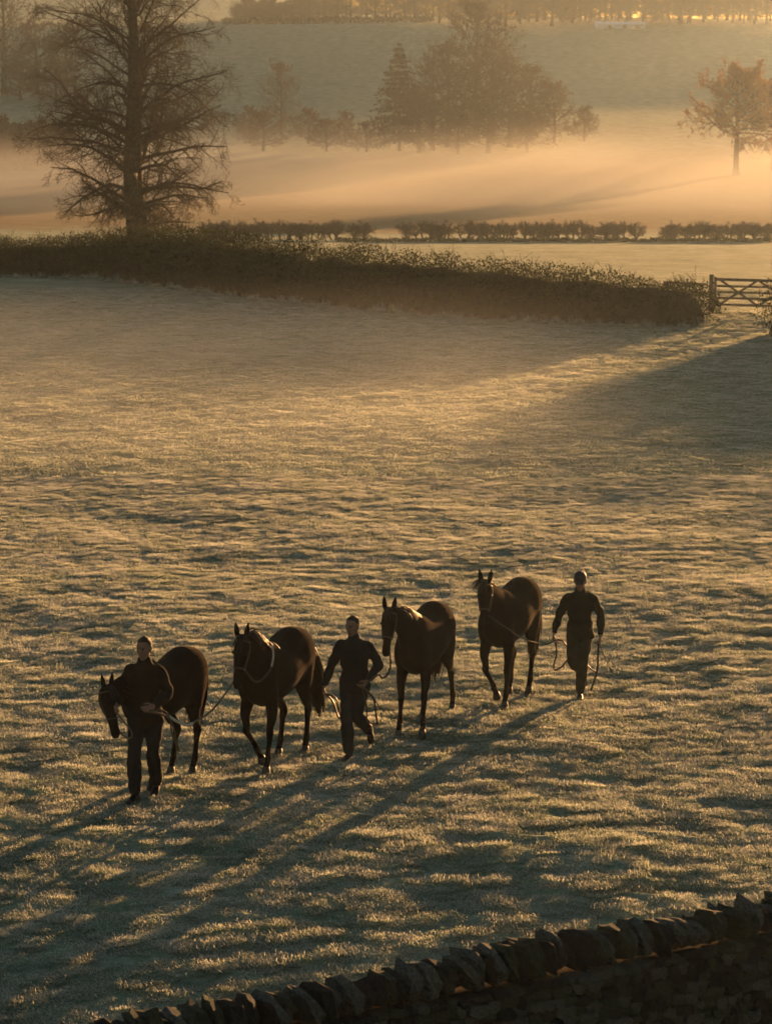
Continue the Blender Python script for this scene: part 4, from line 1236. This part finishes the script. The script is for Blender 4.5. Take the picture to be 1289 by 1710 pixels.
# man in the middle, striding, legs crossing
h2 = hd(14); o2 = place(580, 1270, (.30, -.02), h2)
J2 = dict(pelvis=(0, 0, .955), chest=(.03, 0, 1.32), neck=(.05, 0, 1.52), head=(.08, -.01, 1.675),
          sh_l=(.02, 0.183, 1.403), el_l=(-.06, 0.293, 1.160), wr_l=(.17, .22, 1.00), hd_l=((.75, -.45, -.5), (0, -.8, -.6), (.5, .1, .9)),
          sh_r=(.02, -0.183, 1.403), el_r=(.0, -0.293, 1.155), wr_r=(.09, -.37, .90), hd_r=((.25, -.05, -1), (0, 1, 0), (1, .1, 0)),
          hip_l=(0, .09, .92), kn_l=(.07, .045, .51), an_l=(-.30, .10, .27), toe_l=(.62, .2, -.75),
          hip_r=(0, -.09, .92), kn_r=(.21, -.05, .52), an_r=(.24, -.02, .09), toe_r=(1, -.15, .02), curl=.95)
person('bareheaded man in dark clothes striding between two horses with lead ropes in both hands', o2, h2, J2, headyaw=-.30, headpitch=-.05, seed=2, trouser='trouser3')
# man in the cap at the back
h3 = hd(6); o3 = place(966, 1166, (.14, 0), h3)
J3 = dict(pelvis=(0, 0, .955), chest=(.02, 0, 1.32), neck=(.05, 0, 1.515), head=(.09, 0, 1.655),
          sh_l=(.01, 0.183, 1.398), el_l=(-.03, 0.284, 1.150), wr_l=(.05, .295, .90), hd_l=((.15, -.1, -1), (0, -1, 0), (1, 0, 0)),
          sh_r=(.01, -0.183, 1.398), el_r=(-.01, -0.293, 1.155), wr_r=(.10, -.36, .92), hd_r=((.25, -.05, -1), (0, 1, 0), (1, 0, 0)),
          hip_l=(0, .085, .92), kn_l=(.10, .05, .51), an_l=(.14, .02, .09), toe_l=(1, .05, .02),
          hip_r=(0, -.085, .92), kn_r=(.16, -.10, .54), an_r=(-.22, .03, .29), toe_r=(.5, .1, -.85), curl=.95)
person('man in a dark peaked cap and olive trousers walking last, ropes hanging from both hands', o3, h3, J3, headpitch=-.22, jacket='jacket2', trouser='trouser2', hat='cap', scale=.975, seed=3)

# ------------------------------------------------------------------ ropes, reins and straps
def hand_at(i, c):
    p, root = HANDS[(i, c)]
    return Matrix.Translation(root.location) @ Matrix.Rotation(root.rotation_euler[2], 4, 'Z') @ Matrix.Scale(root.scale[0], 4) @ p
def rope_thing(name, label, cat, pts, r, mat, extra=()):
    pts = [Vector(p) for p in pts]
    base = pts[0].copy()
    t = thing(name, label, cat, base, 0, 'lead ropes and reins', rope_mesh(name, [p - base for p in pts], r, mat))
    for pn, q, rr, mm in extra:
        link(pn, rope_mesh(pn, [Vector(p) - base for p in q], rr, mm), t)
    return t
ring = {i: HS[i][2] for i in HS}
hl1, hr1, hl2, hr2, hl3, hr3 = [hand_at(i, c) for i in (1, 2, 3) for c in 'lr']
y1 = hl1.y
rope_thing('lead_rope', 'long lead rope with a pale end from the front man back to the second horse', 'rope',
    [hl1, at_y(282, 1196, y1 + .05), at_y(308, 1209, y1 + .1), at_y(330, 1203, y1 + .35), at_y(360, 1180, (y1 + ring[2].y) / 2 + .1), ring[2]], .012, M['rope'],
    [('strap', [at_y(281, 1195, y1 + .03), at_y(296, 1205, y1 + .04), at_y(313, 1211, y1 + .09), at_y(322, 1208, y1 + .2)], .017, M['webbing'])])
rope_thing('lead_rope', 'doubled slack strap hanging from the left hand of the front man', 'strap',
    [hl1, at_y(279, 1190, y1 + .02), at_y(288, 1225, y1 + .02), at_y(298, 1254, y1), at_y(296, 1240, y1 - .02), at_y(282, 1200, y1 - .02), hl1 + Vector((0, 0, -.02))], .010, M['leather'])
rope_thing('lead_rope', 'short lead rope from the lowered head of the front horse to the man', 'rope',
    [ring[1], at_y(212, 1232, ring[1].y - .02), at_y(220, 1222, hr1.y - .05), hr1], .011, M['rope'])
y2 = hr2.y
rope_thing('lead_rope', 'leather strap looped down from the right hand of the middle man', 'strap',
    [hr2, at_y(556, 1172, y2), at_y(565, 1197, y2 - .02), at_y(575, 1198, y2), at_y(580, 1190, y2 + .15)], .013, M['leather'],
    [('strand', [hr2, at_y(561, 1166, y2 + .02), at_y(568, 1192, y2), at_y(572, 1208, y2 - .02)], .010, M['leather'])])
y2 = hl2.y
rope_thing('lead_rope', 'three hanging strap ends below the left hand of the middle man', 'strap',
    [hl2, at_y(623, 1165, y2), at_y(627, 1188, y2), at_y(630, 1209, y2)], .014, M['leather'],
    [('strand', [hl2, at_y(612, 1180, y2 - .02), at_y(613, 1202, y2 - .02), at_y(620, 1212, y2), at_y(626, 1215, y2)], .009, M['leather']),
     ('strand', [hl2, at_y(630, 1175, y2 + .02), at_y(637, 1198, y2 + .02), at_y(635, 1206, y2 + .02)], .007, M['leather'])])
rope_thing('lead_rope', 'slack lead strap curving from the third horse down to the man beside it', 'rope',
    [ring[3], at_y(652, 1110, ring[3].y - .05), at_y(646, 1128, ring[3].y - .1), at_y(638, 1132, ring[3].y - .15), at_y(630, 1128, y2 + .1), hl2], .014, M['leather'])
y3 = hr3.y
rope_thing('lead_rope', 'thin lead rope crossing the shoulder of the rearmost horse to the capped man', 'rope',
    [ring[4], at_y(832, 1040, ring[4].y - .03), at_y(848, 1050, ring[4].y - .02), at_y(868, 1064, ring[4].y + .15), at_y(890, 1072, y3 - .55), at_y(912, 1076, y3 - .25), hr3], .009, M['rope'])
rope_thing('lead_rope', 'looped strap hanging from the right hand of the capped man', 'strap',
    [hr3, at_y(929, 1090, y3), at_y(924, 1112, y3 - .02), at_y(927, 1119, y3 - .02), at_y(938, 1113, y3), at_y(946, 1103, y3 + .05)], .012, M['leather'],
    [('strand', [hr3, at_y(938, 1070, y3 + .02), at_y(945, 1078, y3 + .06), at_y(952, 1086, y3 + .12)], .011, M['leather'])])
y3 = hl3.y
rope_thing('lead_rope', 'folded leather strap hanging from the left hand of the capped man', 'strap',
    [hl3, at_y(998, 1096, y3), at_y(997, 1116, y3), at_y(994, 1130, y3), at_y(986, 1153, y3)], .015, M['leather'],
    [('strand', [at_y(976, 1106, y3 + .1), at_y(986, 1117, y3 + .05), at_y(996, 1124, y3)], .010, M['leather'])])
rope_thing('riding_whip', 'thin whip with a small leather tab in the left hand of the capped man', 'whip',
    [hl3, at_y(1006, 1090, y3), at_y(1013, 1106, y3), at_y(1019, 1118, y3)], .005, M['leather'],
    [('tab', [at_y(1018, 1114, y3), at_y(1021, 1119, y3), at_y(1017, 1123, y3)], .011, M['leather'])])
# rein lying over the neck of the second horse
r2o, m2_, rc2 = HS[2][0], HS[2][1], HS[2][2]
lc = m2_.inverted() @ rc2
rein = rope_mesh('rein', [lc + Vector((.02, .06, .02)), (.95, .15, 1.24), (.78, .19, 1.25), (.58, .215, 1.38), (.46, .16, 1.585), (.42, 0, 1.665), (.46, -.16, 1.585), (.56, -.225, 1.40), (.74, -.22, 1.27), (.92, -.12, 1.2), lc + Vector((.02, -.06, .02))], .012, M['leather'])
link('rein', rein, r2o)
pad = rope_mesh('pale_strap', [(.60, .215, 1.36), (.52, .205, 1.48), (.46, .165, 1.59)], .014, M['webbing'])
link('pale_strap', pad, r2o)


# ------------------------------------------------------------------ frosted grass on the near field
def tuft(seed, nb, rad, l0, l1, bw=.002, lay=50., comb=.55):
    """a patch of bent blades combed roughly one way"""
    g = np.random.default_rng(seed)
    r = rad * np.sqrt(g.random(nb)); a = g.random(nb) * 2 * pi
    base = np.stack([r * np.cos(a), r * np.sin(a), np.full(nb, -.012)], -1)
    L = (l0 + (l1 - l0) * g.random(nb)) * (1.08 - .3 * (r / rad) ** 2)
    az = g.normal(0, comb, nb); th = np.radians(np.clip(g.normal(lay, 16, nb), 5, 82))
    h = np.stack([np.cos(az), np.sin(az), 0 * az], -1); up = np.array([0, 0, 1.])
    mid = base + (L * .52)[:, None] * (h * np.sin(th * .55)[:, None] + up * np.cos(th * .55)[:, None])
    tip = mid + (L * .5)[:, None] * (h * np.sin(th * 1.25)[:, None] + up * np.cos(th * 1.25)[:, None])
    wv = np.stack([-np.sin(az + g.normal(0, .6, nb)), np.cos(az), 0 * az], -1)
    wd_ = (bw * (.8 + .6 * g.random(nb)))[:, None]
    V = np.stack([base - wv * wd_, base + wv * wd_, mid - wv * wd_ * .9, mid + wv * wd_ * .9, tip], 1).reshape(-1, 3)
    i = np.arange(nb)[:, None] * 5
    F4 = i + np.array([[0, 1, 3, 2]]); F3 = i + np.array([[2, 3, 4]])
    me = mesh_np('grass_tuft', V, F4, F3, mat=M['grass'])
    at_ = me.attributes.new('tip', 'FLOAT', 'POINT')
    at_.data.foreach_set('value', np.tile(np.array([0, 0, .6, .6, 1.], np.float32), nb))
    return bpy.data.objects.new('grass_tuft', me)      # source shape only, not linked to the scene

def scatter(name, P, rot, scl, sources):
    me = bpy.data.meshes.new(name)
    me.vertices.add(len(P)); me.vertices.foreach_set('co', np.ascontiguousarray(P, np.float32).ravel())
    a = me.attributes.new('rot', 'FLOAT_VECTOR', 'POINT'); a.data.foreach_set('vector', np.ascontiguousarray(rot, np.float32).ravel())
    a = me.attributes.new('scl', 'FLOAT_VECTOR', 'POINT'); a.data.foreach_set('vector', np.ascontiguousarray(scl, np.float32).ravel())
    o = link(name, me); kind(o, 'stuff')
    ng = bpy.data.node_groups.new(name, 'GeometryNodeTree')
    ng.interface.new_socket('Geometry', in_out='INPUT', socket_type='NodeSocketGeometry')
    ng.interface.new_socket('Geometry', in_out='OUTPUT', socket_type='NodeSocketGeometry')
    gi = ng.nodes.new('NodeGroupInput'); go = ng.nodes.new('NodeGroupOutput')
    jn = ng.nodes.new('GeometryNodeJoinGeometry')
    for s in sources:
        oi = ng.nodes.new('GeometryNodeObjectInfo'); oi.inputs['Object'].default_value = s; oi.inputs['As Instance'].default_value = True
        ng.links.new(oi.outputs['Geometry'], jn.inputs[0])
    ip = ng.nodes.new('GeometryNodeInstanceOnPoints')
    def attr(n, t):
        x = ng.nodes.new('GeometryNodeInputNamedAttribute'); x.data_type = t; x.inputs['Name'].default_value = n
        return [q for q in x.outputs if q.enabled][0]
    ip.inputs['Pick Instance'].default_value = True
    ng.links.new(gi.outputs[0], ip.inputs['Points']); ng.links.new(jn.outputs[0], ip.inputs['Instance'])
    ng.links.new(attr('rot', 'FLOAT_VECTOR'), ip.inputs['Rotation'])
    ng.links.new(attr('scl', 'FLOAT_VECTOR'), ip.inputs['Scale'])
    rv = ng.nodes.new('FunctionNodeRandomValue'); rv.data_type = 'INT'
    mn = [q for q in rv.inputs if q.enabled]
    mn[0].default_value = 0; mn[1].default_value = len(sources) - 1
    ng.links.new([q for q in rv.outputs if q.enabled][0], ip.inputs['Instance Index'])
    ng.links.new(ip.outputs[0], go.inputs[0])
    md = o.modifiers.new('grass', 'NODES'); md.node_group = ng
    return o

def field_points(y0, y1, per_m2, seed, umax=.155):
    g = np.random.default_rng(seed)
    n = int(per_m2 * umax * (y1**2 - y0**2))
    y = np.sqrt(y0**2 + (y1**2 - y0**2) * g.random(n)); x = (g.random(n) * 2 - 1) * umax * y
    return x, y, g

def grass_band(name, y0, y1, per, seed, s0, s1, sources, test=None):
    x, y, g = field_points(y0, y1, per, seed)
    if test is not None:
        k = test(x, y); x, y = x[k], y[k]
    z = ground(x, y)
    n = len(x)
    e = .06
    lo = (ground(x + e, y) + ground(x - e, y) + ground(x, y + e) + ground(x, y - e)) / 4
    crest = np.clip((z - lo) / .01, -1, 1)
    lush = .92 + .22 * perlin(x / 2.4, y / 1.2 + 3, 14) + .10 * crest
    s = (s0 + (s1 - s0) * g.random(n)) * np.clip(lush, .45, 1.5)
    rot = np.stack([g.normal(0, .10, n), g.normal(0, .10, n), 3.6 + 2.6 * perlin(x / 1.5, y / 1.1, 19) + g.normal(0, .5, n)], -1)
    scl = np.stack([s * .9 + .25, s * .9 + .25, s], -1)
    return scatter(name, np.stack([x, y, z], -1), rot, scl, sources)

TU = [tuft(400 + i, 150, .16, .038, .070, .0019) for i in range(5)]
wallside = lambda x, y: ((x - Wa.x) * -wd.y + (y - Wa.y) * wd.x) > .28
grass_band('frosted_grass', 22.5, 62, 62, 91, .8, 1.1, TU, wallside)
TU2 = [tuft(420 + i, 90, .27, .05, .09, .0036) for i in range(4)]
grass_band('frosted_grass', 62, 112, 17, 92, .7, 1.15, TU2)

def rough_strip(name, pts, per_m, spread, seed, s0, s1):
    g = np.random.default_rng(seed)
    P_ = np.array(pts, float); sl = np.linalg.norm(np.diff(P_, axis=0), axis=1); cs = np.concatenate([[0], np.cumsum(sl)])
    n = int(per_m * cs[-1]); s = g.random(n) * cs[-1]
    x = np.interp(s, cs, P_[:, 0]) + g.normal(0, spread, n); y = np.interp(s, cs, P_[:, 1]) + g.normal(0, spread, n)
    z = ground(x, y); sc = s0 + (s1 - s0) * g.random(n) ** 2
    sc *= np.clip(.8 + 1.1 * perlin(x / 1.3, y / 1.3, 31), .3, 1.6)
    return scatter(name, np.stack([x, y, z], -1), np.stack([g.normal(0, .2, n), g.normal(0, .2, n), g.random(n) * 6.28], -1), np.stack([sc * .5 + .4, sc * .5 + .4, sc], -1), TR)
TR = [tuft(440 + i, 26, .13, .10, .24, .0035, 28., 1.8) for i in range(4)]
hb = [at_z(px, py, 0) for px, py in HB]
rough_strip('rough_grass', [(p.x - .35, p.y - 1.0) for p in hb], 22, .28, 61, .6, 1.7)
rough_strip('rough_grass', [(Wa.x - wd.x * 4 - wd.y * .34, Wa.y - wd.y * 4 + wd.x * .34), (Wb.x + wd.x * 3 - wd.y * .34, Wb.y + wd.y * 3 + wd.x * .34)], 34, .10, 62, .7, 2.2)
rough_strip('rough_grass', [(gx - .2, gy), (gx + 3.2, gy - 1.2)], 20, .2, 63, .4, 1.2)
